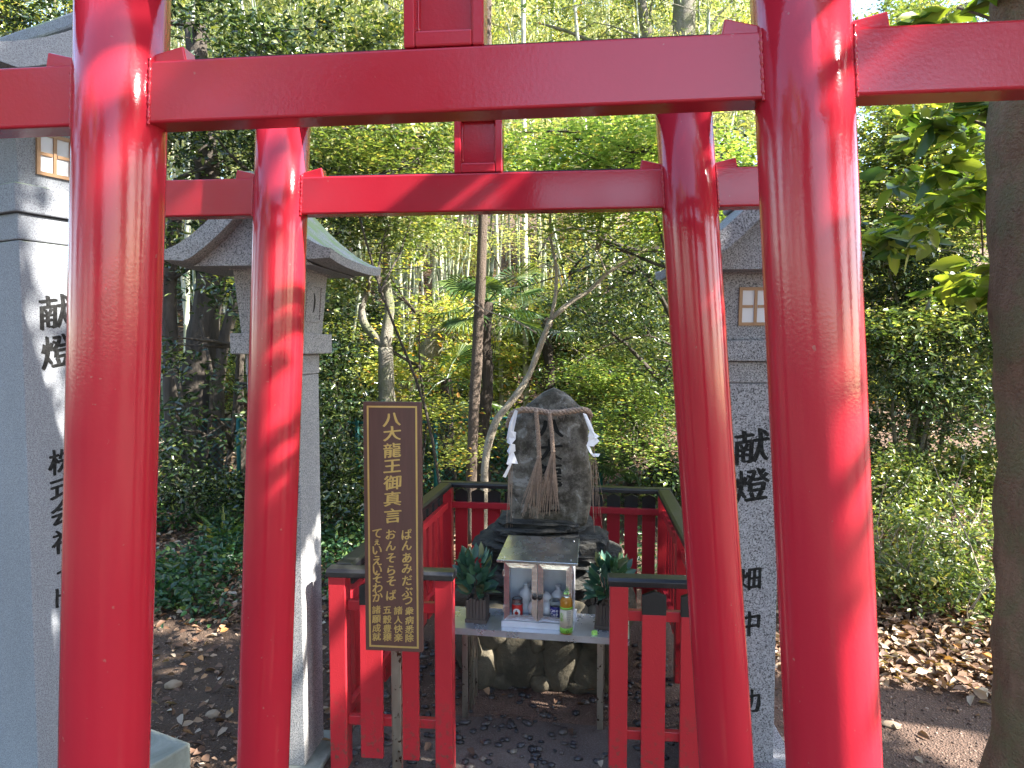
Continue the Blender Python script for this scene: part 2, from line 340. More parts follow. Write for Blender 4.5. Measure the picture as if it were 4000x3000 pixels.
# ------------------------------------------------------------------ terrain
def gz(x, y):
    t_ = y - 7.2 + .12 * x
    z = .33 * (math.sqrt(t_ * t_ + 1.2) + t_) * .5 * 1.05 if t_ > -12 else 0
    z = max(0, z - .015)
    if y > 34: z = gz(x, 34) + (y - 34) * .16 if y > 34.001 else z
    # bank of the right-hand mound
    z += .38 * math.exp(-(((x - 3.6) / 1.7) ** 2 + ((y - 6.2) / 1.1) ** 2))
    z += .30 * math.exp(-(((x - 5.2) / 1.8) ** 2 + ((y - 4.7) / 1.6) ** 2))
    z += .10 * math.exp(-(((x + 2.3) / 1.2) ** 2 + ((y - 6.2) / 1.2) ** 2))
    w = min(1, max(0, (math.hypot(x, y - 3.8) - 1.9) / 2))
    z += w * (.05 * noise.noise(Vector((x * .5, y * .5, 0))) + .016 * noise.noise(Vector((x * 2.3, y * 2.3, 3))))
    return z
def grid_axis(lo, hi, n, c, k=3.0):
    t_ = np.linspace(-1, 1, n); s = np.sinh(k * t_) / np.sinh(k)
    return np.where(s < 0, c + s * (c - lo), c + s * (hi - c))
xs = grid_axis(-90, 90, 260, 0, 4.2); ys = grid_axis(-60, 140, 300, 5, 4.2)
V = np.array([(x, y, gz(x, y) - .0) for y in ys for x in xs]); nx = len(xs)
Q = np.array([(j * nx + i, j * nx + i + 1, (j + 1) * nx + i + 1, (j + 1) * nx + i) for j in range(len(ys) - 1) for i in range(nx - 1)])
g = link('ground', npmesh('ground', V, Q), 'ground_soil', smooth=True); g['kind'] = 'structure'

# shrine enclosure corners (outer cap edges)
FL = Vector((-.791, 3.0)); FR = Vector((.865, 2.835)); BL = Vector((-.488, 5.05)); BR = Vector((1.065, 4.79))
def sheet(name, pts, z, mat, kind='structure', n=1):
    mb = MB(); mb.add([(p[0], p[1], z) for p in pts], [tuple(range(len(pts)))]); o = mb.build(name, mat); o['kind'] = kind; return o
pv = [(-.83, 2.7), (.88, 2.5), (1.16, 4.9), (-.55, 5.15)]
sheet('pavement', pv, .012, 'concrete_floor')

# ------------------------------------------------------------------ text
def glyph(ch):
    cu = bpy.data.curves.new('g', 'FONT'); cu.body = ch; cu.size = 1; cu.resolution_u = 4; cu.extrude = .02
    ob = bpy.data.objects.new('g', cu); COL.objects.link(ob)
    dg = bpy.context.evaluated_depsgraph_get(); me = bpy.data.meshes.new_from_object(ob.evaluated_get(dg))
    co = np.empty(len(me.vertices) * 3); me.vertices.foreach_get('co', co); co = co.reshape(-1, 3)
    fs = [tuple(p.vertices) for p in me.polygons]
    bpy.data.objects.remove(ob); bpy.data.curves.remove(cu); bpy.data.meshes.remove(me)
    if len(co): co[:, :2] -= (co[:, :2].max(0) + co[:, :2].min(0)) / 2
    return co, fs
GC = {}
def text_add(mb, items, M, nib=.045, skew=0, th=1.0):
    """items: (char, x, y, w, h) in the plane's units; M maps plane (x right, y up, z out) to world. broad-nib look"""
    for ch, x, y, w, h in items:
        if ch not in GC: GC[ch] = glyph(ch)
        co, fs = GC[ch]
        if not len(co): continue
        ext = co[:, :2].max(0) - co[:, :2].min(0); sx = w / 1.0; sy = h / 1.0
        for k in range(3 if nib else 1):
            o = (k - 1) * nib
            vs = []
            for c in co:
                X = c[0] + o; Y = c[1] - o * .42 + skew * c[0]
                X += .018 * math.sin(7 * Y + len(mb.v) % 3); Y += .035 * math.sin(2.6 * X) if skew else 0
                vs.append(M @ Vector((x + X * sx, y + Y * sy, (c[2] + .02) * .06 * th + k * .00012)))
            mb.add(vs, fs)
def frameM(o, xax, yax):
    xax = Vector(xax).normalized(); yax = Vector(yax).normalized(); z = xax.cross(yax)
    return Matrix(((xax.x, yax.x, z.x, o[0]), (xax.y, yax.y, z.y, o[1]), (xax.z, yax.z, z.z, o[2]), (0, 0, 0, 1)))

# ------------------------------------------------------------------ torii gates
def torii(DL, pxL, DR, pxR, zn, leanL, leanR, label, gakupx, tilt=0.0, over=.50):
    xl = (pxL - 2000) / F * DL; xr = (pxR - 2000) / F * DR
    a = math.atan2(DR - DL, xr - xl); Sp = math.hypot(DR - DL, xr - xl); mid = ((xl + xr) / 2, (DL + DR) / 2)
    root = thing('torii_gate', label, 'torii gate', (mid[0], mid[1], 0), a, 'red torii gates in a row')
    r = .0825; zc = CAMZ
    def ax(s, z): # pillar axis local x at height z
        return s * Sp / 2 + (-s) * (leanL if s < 0 else leanR) * (z - zc)
    ztop = zc + .73
    for s in (-1, 1):
        mb = MB(); zz = [-.05, .25, .6, 1.2, 1.8, 2.2, ztop]
        mb.tube([(ax(s, z), 0, z) for z in zz], [r] * len(zz), 56)
        mb.build('pillar', 'red_gloss_paint', root, True, smooth=True)
        mb = MB(); mb.lathe([(r + .02, -.02), (r + .02, .16), (r + .004, .19)], (ax(s, .08), 0, 0), 40); mb.build('pillar_base', 'black_paint', root, True, smooth=False)
    h = .1145; th = .065; z0 = zn - h / 2; tz = lambda x: tilt * x
    xa, xb = ax(-1, zn), ax(1, zn)
    segs = [(xa - r * .25 - over, xa - r * .3), (xa + r * .3, xb - r * .3), (xb + r * .3, xb + r * .25 + over)]
    for (p, q) in segs:
        mb = MB(); mb.box(((p + q) / 2, 0, zn), (q - p, th, h)); mb.v = [v + Vector((0, 0, tz(v.x))) for v in mb.v]; mb.build('tie_beam', 'red_gloss_paint', root, True, bevel=.005, seg=3)
    mb = MB(); mb.box(((xa + xb) / 2, .006, z0 + h + .003), (xb - xa - 2 * r - .16, th - .018, .006)); mb.v = [v + Vector((0, 0, tz(v.x))) for v in mb.v]; mb.build('beam_cap', 'black_trim', root, True)
    # weld beads where beam meets pillar
    for s in (-1, 1):
        for sd in (-1, 1):
            mb = MB(); x = ax(s, zn) + sd * math.sqrt(r * r - (th / 2) ** 2)
            pts = []
            for k in range(31):
                z = z0 - .004 + (h + .008) * k / 30; pts.append((ax(s, z) + sd * (math.sqrt(r * r - (th / 2) ** 2) + .002), -th / 2 - .000, z + tz(x)))
            mb.tube(pts, [.0032 + .0011 * math.sin(k * 2.1) + .0007 * math.sin(k * 5.3) for k in range(31)], 8)
            mb.build('weld_bead', 'red_gloss_paint', root, True, smooth=True)
    # wedges on the beam
    for s in (-1, 1):
        for sd in (-1, 1):
            x0 = ax(s, zn + h / 2) + sd * (r - .012); x1 = x0 + sd * .072
            z1 = z0 + h
            mb = MB(); w = .042
            vs = [(x0, -w / 2, z1 - .002), (x1, -w / 2, z1 - .002), (x1 - sd * .006, -w / 2, z1 + .030), (x0, -w / 2, z1 + .014)]
            vs += [(v[0], w / 2, v[2]) for v in vs]
            fs = [(0, 1, 2, 3), (7, 6, 5, 4), (0, 4, 5, 1), (1, 5, 6, 2), (2, 6, 7, 3), (3, 7, 4, 0)]
            if sd < 0: fs = [tuple(reversed(f)) for f in fs]
            mb.add(vs, fs); mb.v = [v + Vector((0, 0, tz(x0))) for v in mb.v]; mb.build('wedge', 'red_gloss_paint', root, True, bevel=.003)
    # central strut with recessed panel
    xg = 0.0 if gakupx is None else ((gakupx - 2000) / F * (mid[1] - th / 2) - mid[0]) / math.cos(a)
    gw = .146; zt = zc + .71; zb = z0 + h
    mb = MB(); mb.box((xg, .012, (zb + zt) / 2), (gw - .006, .04, zt - zb)); fr = .021
    for sx in (-1, 1): mb.box((xg + sx * (gw / 2 - fr / 2), -.006, (zb + zt) / 2), (fr, .058, zt - zb - .001))
    mb.box((xg, -.0065, zb + .015), (gw - 2 * fr, .057, .028)); mb.box((xg, -.0065, zt - .014), (gw - 2 * fr, .057, .026))
    mb.build('strut', 'red_gloss_paint', root, True, bevel=.0035)
    mb = MB(); q = .004
    for sx in (-1, 1): mb.tube([(xg + sx * (gw / 2 - fr - q * .4), -.0105, zb + .03 + (zt - zb - .06) * k / 8) for k in range(9)], q, 8)
    mb.tube([(xg - gw / 2 + fr + .004 + (gw - 2 * fr - .008) * k / 6, -.0105, zb + .031) for k in range(7)], q, 8)
    mb.build('strut_bead', 'red_gloss_paint', root, True, smooth=True)
    # top lintels
    mb = MB(); half = Sp / 2 + .26; n = 17
    def beam(mb, z, hh, w, half, rise, slant):
        base = len(mb.v)
        for i in range(n):
            t_ = -1 + 2 * i / (n - 1); dz = rise * abs(t_) ** 3
            x = t_ * half
            for (yy, z_) in ((-w / 2, 0), (w / 2, 0), (w / 2, hh), (-w / 2, hh)):
                mb.v.append(Vector((x + (slant * t_ * z_ / hh), yy, z + dz + z_)))
        for i in range(n - 1):
            for k in range(4):
                k2 = (k + 1) % 4; mb.f.append((base + i * 4 + k, base + (i + 1) * 4 + k, base + (i + 1) * 4 + k2, base + i * 4 + k2)); mb.mi.append(0)
        mb.f.append((base, base + 1, base + 2, base + 3)); mb.f.append(tuple(base + (n - 1) * 4 + k for k in (3, 2, 1, 0))); mb.mi += [0, 0]
    beam(mb, zc + .71, .065, .11, half, .02, .02); mb.build('lower_lintel', 'red_gloss_paint', root, True, bevel=.004)
    mb = MB(); beam(mb, zc + .777, .05, .14, half + .06, .022, .03); mb.build('top_lintel', 'black_paint', root, True, bevel=.004)
    return root
torii(1.405, 452, 1.279, 3181, CAMZ + .483, .057, .064, 'nearer and larger of the two glossy red torii gates, framing the whole view', 1745, .0073)
torii(2.27, 1081, 2.144, 2729, CAMZ + .468, .051, .078, 'farther red torii gate standing just in front of the fenced shrine', 1873, 0, .36)

# ------------------------------------------------------------------ picket fence
def fence():
    cen = (FL + FR + BL + BR) / 4
    root = thing('picket_fence', 'low red picket fence with black cap rails round the stone shrine', 'fence', (cen.x, cen.y, 0))
    inset = .040
    c3 = {'FL': FL, 'FR': FR, 'BL': BL, 'BR': BR}
    C_ = {k: v + (cen - v).normalized() * inset * 1.41 for k, v in c3.items()}
    zt = .862; pw = .075
    def dirn(a, b): d = (b - a).normalized(); return d, Vector((d.y, -d.x))
    def post(p, d):
        a = math.atan2(d.y, d.x); mb = MB(); mb.box((p.x, p.y, zt / 2 - .01), (pw, pw, zt + .02), Matrix.Rotation(a, 4, 'Z')); mb.build('post', 'red_fence_paint', root, bevel=.004)
    def caprail(a, b, ea=.04, eb=.04):
        d, n = dirn(a, b); L = (b - a).length + ea + eb; w = .092
        M = frameM((a.x - d.x * ea, a.y - d.y * ea, zt), (n.x, n.y, 0), (0, 0, 1))   # local x=n, y=z, z = n x up
        zdir = Vector((n.x, n.y, 0)).cross(Vector((0, 0, 1)))
        sgn = 1 if zdir.dot(Vector((d.x, d.y, 0))) > 0 else -1
        if sgn < 0: M = frameM((a.x - d.x * ea, a.y - d.y * ea, zt), (-n.x, -n.y, 0), (0, 0, 1))
        MB().prism([(-w / 2, 0), (w / 2, 0), (w / 2, .024), (w * .34, .034), (-w * .34, .034), (-w / 2, .024)], M, L).build('cap_rail', 'cap_paint', root, bevel=.003)
    def rail(a, b, z, h, off=0, w=.03):
        d, n = dirn(a, b); m = (a + b) / 2 + n * off; ang = math.atan2(d.y, d.x)
        MB().box((m.x, m.y, z), ((b - a).length, w, h), Matrix.Rotation(ang, 4, 'Z')).build('rail', 'red_fence_paint', root, bevel=.003)
    def picket(p, d, w, out, ztip=.845):
        ang = math.atan2(d.y, d.x); zs = .745 + rnd.uniform(-.003, .003)
        q = p + out * (.015 + .011 + .0005)
        pk = MB(); pk.box((q.x, q.y, (zs + .07) / 2), (w, .022, zs - .07), Matrix.Rotation(ang, 4, 'Z')); o = pk.build('picket', 'red_fence_paint', root, bevel=.002)
        M = Matrix.Translation((q.x, q.y, zs)) @ Matrix.Rotation(ang, 4, 'Z') @ Matrix.Translation((0, .0115, 0)) @ Matrix.Rotation(R(90), 4, 'X')
        ww = w + .002; hh = ztip - zs
        MB().prism([(-ww / 2, 0), (ww / 2, 0), (ww / 2, hh * .80), (0, hh), (-ww / 2, hh * .80)], M, .023).build('picket_tip', 'black_paint', o, bevel=.002)
    FLp, FRp, BLp, BRp = C_['FL'], C_['FR'], C_['BL'], C_['BR']
    d, n = dirn(FLp, FRp); out = -Vector((d.y, -d.x)) if Vector((d.y, -d.x)).y > 0 else Vector((d.y, -d.x))
    def onfront(px):   # distance along the front where photo column px falls
        k = (px - 2000) / F
        # (FLp.x + s d.x) = k (FLp.y + s d.y)
        return (k * FLp.y - FLp.x) / (d.x - k * d.y)
    L = (FRp - FLp).length
    sL = onfront(1733); sR = onfront(2424)
    post(FLp, d); post(FRp, d); A = FLp + d * sL; B = FLp + d * sR; post(A, d); post(B, d)
    caprail(FLp, A, .046, .045); caprail(B, FRp, .045, .046)
    for a, b in ((FLp, A), (B, FRp)):
        aa = a + d * pw / 2; bb = b - d * pw / 2
        rail(aa, bb, .732, .044); rail(aa, bb, .222, .040)
    for px in (1447, 1590): picket(FLp + d * onfront(px), d, .097, out)
    for px in (2562, 2716): picket(FLp + d * onfront(px), d, .097, out)
    for a, b, npk, w in ((BLp, BRp, 12, .088), (FLp, BLp, 13, .088), (FRp, BRp, 13, .088)):
        d2 = (b - a).normalized(); n2 = Vector((d2.y, -d2.x)); cc = (a + b) / 2 - cen
        o2 = n2 if n2.dot(cc) > 0 else -n2
        if a is BLp: post(a, d2); post(b, d2)
        e = .046; caprail(a, b, e if a is BLp else -.048, e if a is BLp else -.048)
        a1 = a + d2 * pw / 2; b1 = b - d2 * pw / 2
        rail(a1, b1, .732, .044); rail(a1, b1, .222, .040)
        if a is not BLp: post((a + b) / 2, d2)
        for i in range(npk):
            t_ = (i + .5) / npk
            if a is not BLp and abs(t_ - .5) < .02: continue
            picket(a1 + (b1 - a1) * t_, d2, w, o2)
    return root
fence()

# ------------------------------------------------------------------ sign
sc = P(1538, 2050, 2.60); A6 = R(-5.5)
root = thing('wooden_sign', 'tall brown board with gold Japanese lettering on a steel post, left of the shrine opening', 'sign', (sc.x, sc.y, 0), A6)
zt = P(1538, 1569, 2.6).z; zb = P(1538, 2539, 2.6).z; sw = .2165; sh = zt - zb
MB().box((0, 0, (zt + zb) / 2), (sw, .024, sh)).build('board', 'sign_wood', root, True, bevel=.002)
mb = MB(); m_ = .0145; bw = .0065; yf = -.0125
for sx in (-1, 1): mb.box((sx * (sw / 2 - m_ - bw / 2), yf, (zt + zb) / 2), (bw, .0012, sh - 2 * m_))
for z in (zt - m_ - bw / 2, zb + m_ + bw / 2): mb.box((0, yf, z), (sw - 2 * m_ - 2 * bw, .0012, bw))
mb.build('gold_border', 'gold', root, True)
fm = frameM((0, -.0122, 0), (1, 0, 0), (0, 0, 1))
def SX(cx): return (cx - 283) / 352 * sw      # crop px -> local x  (board spans 107..459 in the 603px crop)
def SZ(cy): return zt - (cy - 100) / 1468 * sh
items = []
for ch, y0 in zip('八大龍王御真言', (202, 282, 380, 472, 568, 663, 762)):
    items.append((ch, SX(283), SZ(y0), .070, .057))
for col_, x, ys_ in (('ばんあみだぶつ', 368, (870, 935, 1008, 1073, 1142, 1210, 1262)), ('おんそらそば', 270, (872, 940, 1012, 1085, 1150, 1232)), ('てぇいえいそわか', 185, (870, 922, 968, 1030, 1085, 1135, 1192, 1245))):
    for ch, y in zip(col_, ys_): items.append((ch, SX(x), SZ(y), .042 if ch != 'ぇ' else .03, .043 if ch != 'ぇ' else .03))
for col_, x in (('衆病悉除', 380), ('諸人快楽', 311), ('五穀豊穣', 243), ('諸願成就', 177)):
    for ch, y in zip(col_, (1322, 1378, 1432, 1483)): items.append((ch, SX(x), SZ(y), .034, .033))
mb = MB(); text_add(mb, items, fm, .022, .06, .5); mb.build('lettering', 'gold', root, True)
MB().box((0.0, .026, zb / 2 + .2), (.038, .026, zb + .42)).build('sign_post', 'stainless_leg', root, True, bevel=.004)

# ------------------------------------------------------------------ stone lanterns
def stone_lantern(label, cx, cy, rz, w, zs, mat, group, faces_text, win_faces, roofR, base=True, stdname='stone_lantern', moon=None, roofmat=None, dims=None, bw_=.2, wz_=.5):
    """zs: heights above ground: block top, shaft top, neck top, plate top, firebox top, roof apex"""
    root = thing(stdname, label, 'stone lantern', (cx, cy, 0), rz, group)
    zb_, z1, z2, z3, z4, z5 = zs; pw_, fw = dims
    MB().box((0, 0, zb_ / 2 - .02), (w + bw_, w + bw_, zb_ + .04)).build('base_block', 'stone_slab' if base == 2 else mat, root, True, bevel=.008)
    MB().box((0, 0, (zb_ + z1) / 2), (w, w, z1 - zb_)).build('shaft', mat, root, True, bevel=.004)
    MB().box((0, 0, (z1 + z2) / 2), (w * 1.03, w * 1.03, z2 - z1 - .004), taper=1.0).build('neck', mat, root, True, bevel=.006)
    MB().box((0, 0, (z2 + z3) / 2), (pw_, pw_, z3 - z2), taper=1.0).build('platform', mat, root, True, bevel=.005)
    zf = z4 - z3
    fb = MB().box((0, 0, (z3 + z4) / 2), (fw * .86, fw * .86, zf), taper=1.16).build('firebox', mat, root, True, bevel=.004)
    def face(ax_):
        return {'-y': ((0, -1), (1, 0)), 'x': ((1, 0), (0, 1)), '-x': ((-1, 0), (0, -1)), 'y': ((0, 1), (-1, 0))}[ax_]
    tl = math.atan2(fw * .14 / 2, zf)
    for fc in win_faces:
        nrm, tx = face(fc); nrm = Vector((*nrm, 0)); tx = Vector((*tx, 0)); up = (Vector((0, 0, 1)) + nrm * math.tan(tl)).normalized()
        zc_ = z3 + zf * wz_; off = (fw * .86 / 2) * (1 + .16 * wz_)
        M = frameM(nrm * off + Vector((0, 0, zc_)), tx, up)
        ww, wh = .133, .156; b_ = .013
        mbf = MB()
        for sx in (-1, 1): mbf.box((sx * (ww / 2 - b_ / 2), 0, .004), (b_, wh, .012))
        for sy in (-1, 1): mbf.box((0, sy * (wh / 2 - b_ / 2), .0035), (ww - 2 * b_, b_, .011))
        mbf.box((0, 0, .004), (b_ * .9, wh - 2 * b_, .0100)); mbf.box((-(ww) / 4, 0, .0035), (ww / 2 - b_ * 1.4, b_ * .9, .009)); mbf.box(((ww) / 4, 0, .0035), (ww / 2 - b_ * 1.4, b_ * .9, .009))
        mbf.v = [M @ v for v in mbf.v]
        wf = mbf.build('window_frame', 'bronze_wood', fb, True)
        pn = MB().box((0, 0, .0012), (ww - b_, wh - b_, .003)); pn.v = [M @ v for v in pn.v]; pn.build('paper_pane', 'paper', wf, True)
    if moon:
        nrm, tx = face(moon); nrm = Vector((*nrm, 0)); tx = Vector((*tx, 0)); up = (Vector((0, 0, 1)) + nrm * math.tan(tl)).normalized()
        M = frameM(nrm * (fw * .86 / 2) * 1.08 + Vector((0, 0, z3 + zf * .5)), tx, up)
        mr = MB()
        for sx in (-1, 1): mr.box((sx * fw * .27, 0, .002), (.014, zf * .6, .007))
        for sy in (-1, 1): mr.box((0, sy * zf * .29, .002), (fw * .51, .014, .0066))
        mr.v = [M @ v for v in mr.v]; mr.build('carved_frame', mat, fb, True, bevel=.002)
        cr = []
        for k in range(13):
            a = R(-70 + 140 * k / 12); cr.append((.030 * math.cos(a) + .02, .045 * math.sin(a)))
        for k in range(13):
            a = R(70 - 140 * k / 12); cr.append((.015 * math.cos(a) + .020, .045 * math.sin(a)))
        MB().prism(cr, M @ Matrix.Translation((-.03, 0, -.002)), .0035).build('carved_moon', 'carving_dark', fb, True)
    # swept gable roof
    Rr = roofR; n = 12; prof = []
    for i in range(n + 1):
        t_ = i / n; x = Rr * (1 - t_); z = z4 + .035 + (z5 - z4 - .035) * (t_ ** 1.45) ; prof.append((x, z))
    top = prof; thk = .072
    for (y0, y1, ins, nm) in ((-Rr, Rr, 0, 'roof'),):
        mbr = MB(); ny = 9; ring = [(x, z) for x, z in top] + [(-x, z) for x, z in reversed(top[:-1])]
        low = [(x * .985, max(z4 + .0, z - thk - .03 * (1 - x / Rr))) for x, z in top] ; low = low + [(-x, z) for x, z in reversed(low[:-1])]
        m = len(ring)
        def lift(y, x): return .018 * (abs(y) / Rr) ** 3 * (abs(x) / Rr) ** 1.2
        for j in range(ny):
            y = y0 + (y1 - y0) * j / (ny - 1)
            for (x, z) in ring: mbr.v.append(Vector((x, y, z + lift(y, x))))
            for (x, z) in low: mbr.v.append(Vector((x, y, z + lift(y, x))))
        K = 2 * m
        for j in range(ny - 1):
            for i in range(m - 1):
                a = j * K + i; mbr.f.append((a, a + 1, a + K + 1, a + K)); b = j * K + m + i; mbr.f.append((b + K, b + K + 1, b + 1, b))
            for i in (0, m - 1):
                a = j * K + i; b = j * K + m + i; q = (a, a + K, b + K, b); mbr.f.append(q if i == 0 else q[::-1])
        for j, rv in ((0, 1), (ny - 1, 0)):
            for i in range(m - 1):
                a = j * K + i; q = (a, a + m, a + m + 1, a + 1); mbr.f.append(q if rv else q[::-1])
        mbr.mi = [0] * len(mbr.f)
        mbr.build('roof', roofmat or mat, root, True)
    # tympanum under the roof
    ty = [(x * .9, z - thk * .9) for x, z in top if z - thk * .9 > z4 + .005]
    poly = [(Rr * .72, z4 - .001)] + [(x, z) for x, z in ty] + [(-x, z) for x, z in reversed(ty[:-1])] + [(-Rr * .72, z4 - .001)]
    M = Matrix.Translation((0, Rr * .80, 0)) @ Matrix.Rotation(R(90), 4, 'X')
    MB().prism(poly, M, Rr * 1.6).build('gable', mat, root, True)
    MB().box((0, 0, z4 + .006), (fw * 1.08, fw * 1.08, .024)).build('eave_slab', mat, root, True, bevel=.003)
    MB().box((0, 0, z5 + .01), (.07, 2 * Rr * .96, .055)).build('ridge', roofmat or mat, root, True, bevel=.01)
    for fc, its in faces_text:
        nrm, tx = face(fc); M = frameM(Vector((*nrm, 0)) * (w / 2 - .0004), Vector((*tx, 0)), (0, 0, 1))
        for it in its: mbt = MB(); text_add(mbt, [it], M, .030, .10, .6); mbt.build('lettering', 'lettering_black', root, True)
    return root
H3 = CAMZ
def zat(py, Y): return P(2000, py, Y).z
wS = .23
YR = 2.93
t_r = []
zc1 = lambda py: zat(py, 2.93)
t_r = [('献', 0, zc1(1745), .150, .150), ('燈', .004, zc1(1898), .145, .150), ('畑', 0, zc1(2265), .105, .105), ('中', .004, zc1(2440), .105, .115), ('功', .006, zc1(2745), .105, .110)]
zsR = (.08, zat(1497, 2.95), zat(1410, 2.95), zat(1329, 2.95), zat(1067, 2.95), zat(1067, 2.95) + .33)
cR = Vector(((2938 - 2000) / F * 2.94 + .011, 2.94 + wS / 2))
stone_lantern('grey granite lantern on the right, half hidden between the two right-hand red pillars', cR.x, cR.y, R(-4), wS, zsR, 'granite_dark', 'gabled granite lanterns', [('-y', t_r)], ['-y'], .345, dims=(.33, .29))
cL = Vector((-.888 - wS / 2, 3.0 + wS / 2 + .005))
zsL = (.03, zat(1468, 3.0), zat(1383, 3.0), zat(1302, 3.0), zat(1052, 3.0), zat(1052, 3.0) + .32)
stone_lantern('speckled granite lantern with a mossy roof standing behind the farther left red pillar', cL.x, cL.y, R(-5.5), wS, zsL, 'granite', 'gabled granite lanterns', [('-y', t_r[:2])], ['-y'], .345, moon='x', roofmat='granite_moss', dims=(.325, .30), base=2, bw_=.14)
# large lantern near left
wB = .275; D0 = 2.60
cor = Vector((P(148, 3000, D0).x, D0)); ax_x = Vector((math.cos(R(27)), -math.sin(R(27)))); ax_y = Vector((math.sin(R(27)), math.cos(R(27))))
cB = cor - ax_x * wB / 2 + ax_y * wB / 2
DT = 2.72
t_l = [('献', -.018, zat(1218, DT), .125, .135), ('燈', -.013, zat(1372, DT), .125, .135), ('株', -.012, zat(1797, DT), .10, .105), ('式', -.012, zat(1895, DT), .10, .10), ('会', -.012, zat(1995, DT), .10, .10), ('社', -.010, zat(2105, DT), .10, .10), ('せ', -.008, zat(2230, DT), .08, .09), ('ト', -.03, zat(2320, DT), .08, .09)]
zsB = (.165, zat(937, 2.6), zat(828, 2.6), zat(714, 2.6), zat(714, 2.6) + .30, zat(714, 2.6) + .30 + .27)
stone_lantern('tall smooth blue-grey lantern at the left edge, with a bronze lattice window', cB.x, cB.y, R(63), wB, zsB, 'granite_smooth', None, [('-y', t_l)], ['-y'], .42, wz_=.42, roofmat='granite_smooth_moss', dims=(.315, .29), bw_=.44, base=2)

# ------------------------------------------------------------------ rock plinth and stele
def lump(mb, c, r, seed=0, amp=.25, n=3, freq=1.6, rz=0, sq=.0):
    import bmesh
    bm = bmesh.new(); bmesh.ops.create_icosphere(bm, subdivisions=n, radius=1)
    vs = []; Rz = Matrix.Rotation(rz, 3, 'Z')
    for v in bm.verts:
        p = v.co.normalized(); q = Vector([math.copysign(abs(k) ** (1 - sq), k) for k in p])
        k = 1 + amp * noise.noise(p * freq + Vector((seed * 7.3, seed * 1.7, seed))) + amp * .35 * noise.noise(p * freq * 3 + Vector((seed, 4, 2)))
        vs.append(Vector(c) + Rz @ Vector((q.x * r[0], q.y * r[1], q.z * r[2])) * k)
    mb.add(vs, [tuple(x.index for x in f.verts) for f in bm.faces]); bm.free(); return mb
pc = P(2115, 2500, 4.1); PA = R(-7)
plinth = thing('rock_plinth', 'dark layered rock plinth of mortared boulders under the stele', 'rock base', (pc.x, 4.02, 0), PA)
MB().box((0, .05, .25), (.66, .60, .52), taper=.9).build('mortar_core', 'mortar', plinth, True, bevel=.05)
rb = random.Random(5)
spots = [(-.30, .10, .10, .17), (-.10, .19, .13, .20), (.115, .17, .11, .19), (.30, .12, .12, .15), (-.27, .33, .12, .13), (-.04, .40, .13, .10), (.16, .38, .12, .11), (.33, .34, .10, .13), (-.20, .04, .08, .06), (.02, .05, .07, .06), (.23, .04, .08, .05), (-.36, .22, .07, .12), (.38, .2, .08, .14), (.0, .28, .05, .07)]
for i, (x, z, rx, rz_) in enumerate(spots):
    mb = lump(MB(), (x, -.27 + .03 * rb.random(), z), (rx * 1.06, .10, rz_ * 1.02), i + 3, .22, 3, 1.5, 0, .12); mb.build('boulder', 'boulder_rock', plinth, True, smooth=True)
for i, (x, y, z, rx, ry, rz_) in enumerate([(-.38, .0, .15, .10, .25, .2), (.40, .02, .15, .10, .25, .2), (-.40, .1, .38, .12, .22, .14), (.42, .1, .36, .12, .22, .14)]):
    lump(MB(), (x, y, z), (rx, ry, rz_), i + 40, .22, 3, 1.5, 0, .1).build('boulder', 'boulder_rock', plinth, True, smooth=True)
zst = P(2115, 2030, 3.95).z
# layered ledges, widest a third down
for i, (x, y, z, rx, ry, rz_, sd, sq) in enumerate([(-.04, .06, .50, .46, .32, .075, 1, .25), (.05, .03, .585, .43, .30, .06, 2, .3), (.0, .06, .655, .40, .28, .055, 3, .3), (.17, .0, .69, .36, .24, .050, 4, .35), (-.06, .05, .735, .40, .27, .045, 5, .35),
        (.01, .03, .79, .345, .25, .040, 6, .35), (.31, -.04, .755, .14, .16, .065, 7, .4), (.0, .03, zst - .022, .31, .21, .035, 8, .4), (-.12, .0, .83, .22, .2, .03, 9, .35)]):
    lump(MB(), (x * .84, y, z), (rx * .82, ry, rz_), sd, .20, 4, 2.3, 0, sq).build('ledge', 'ledge_rock', plinth, True, smooth=False)

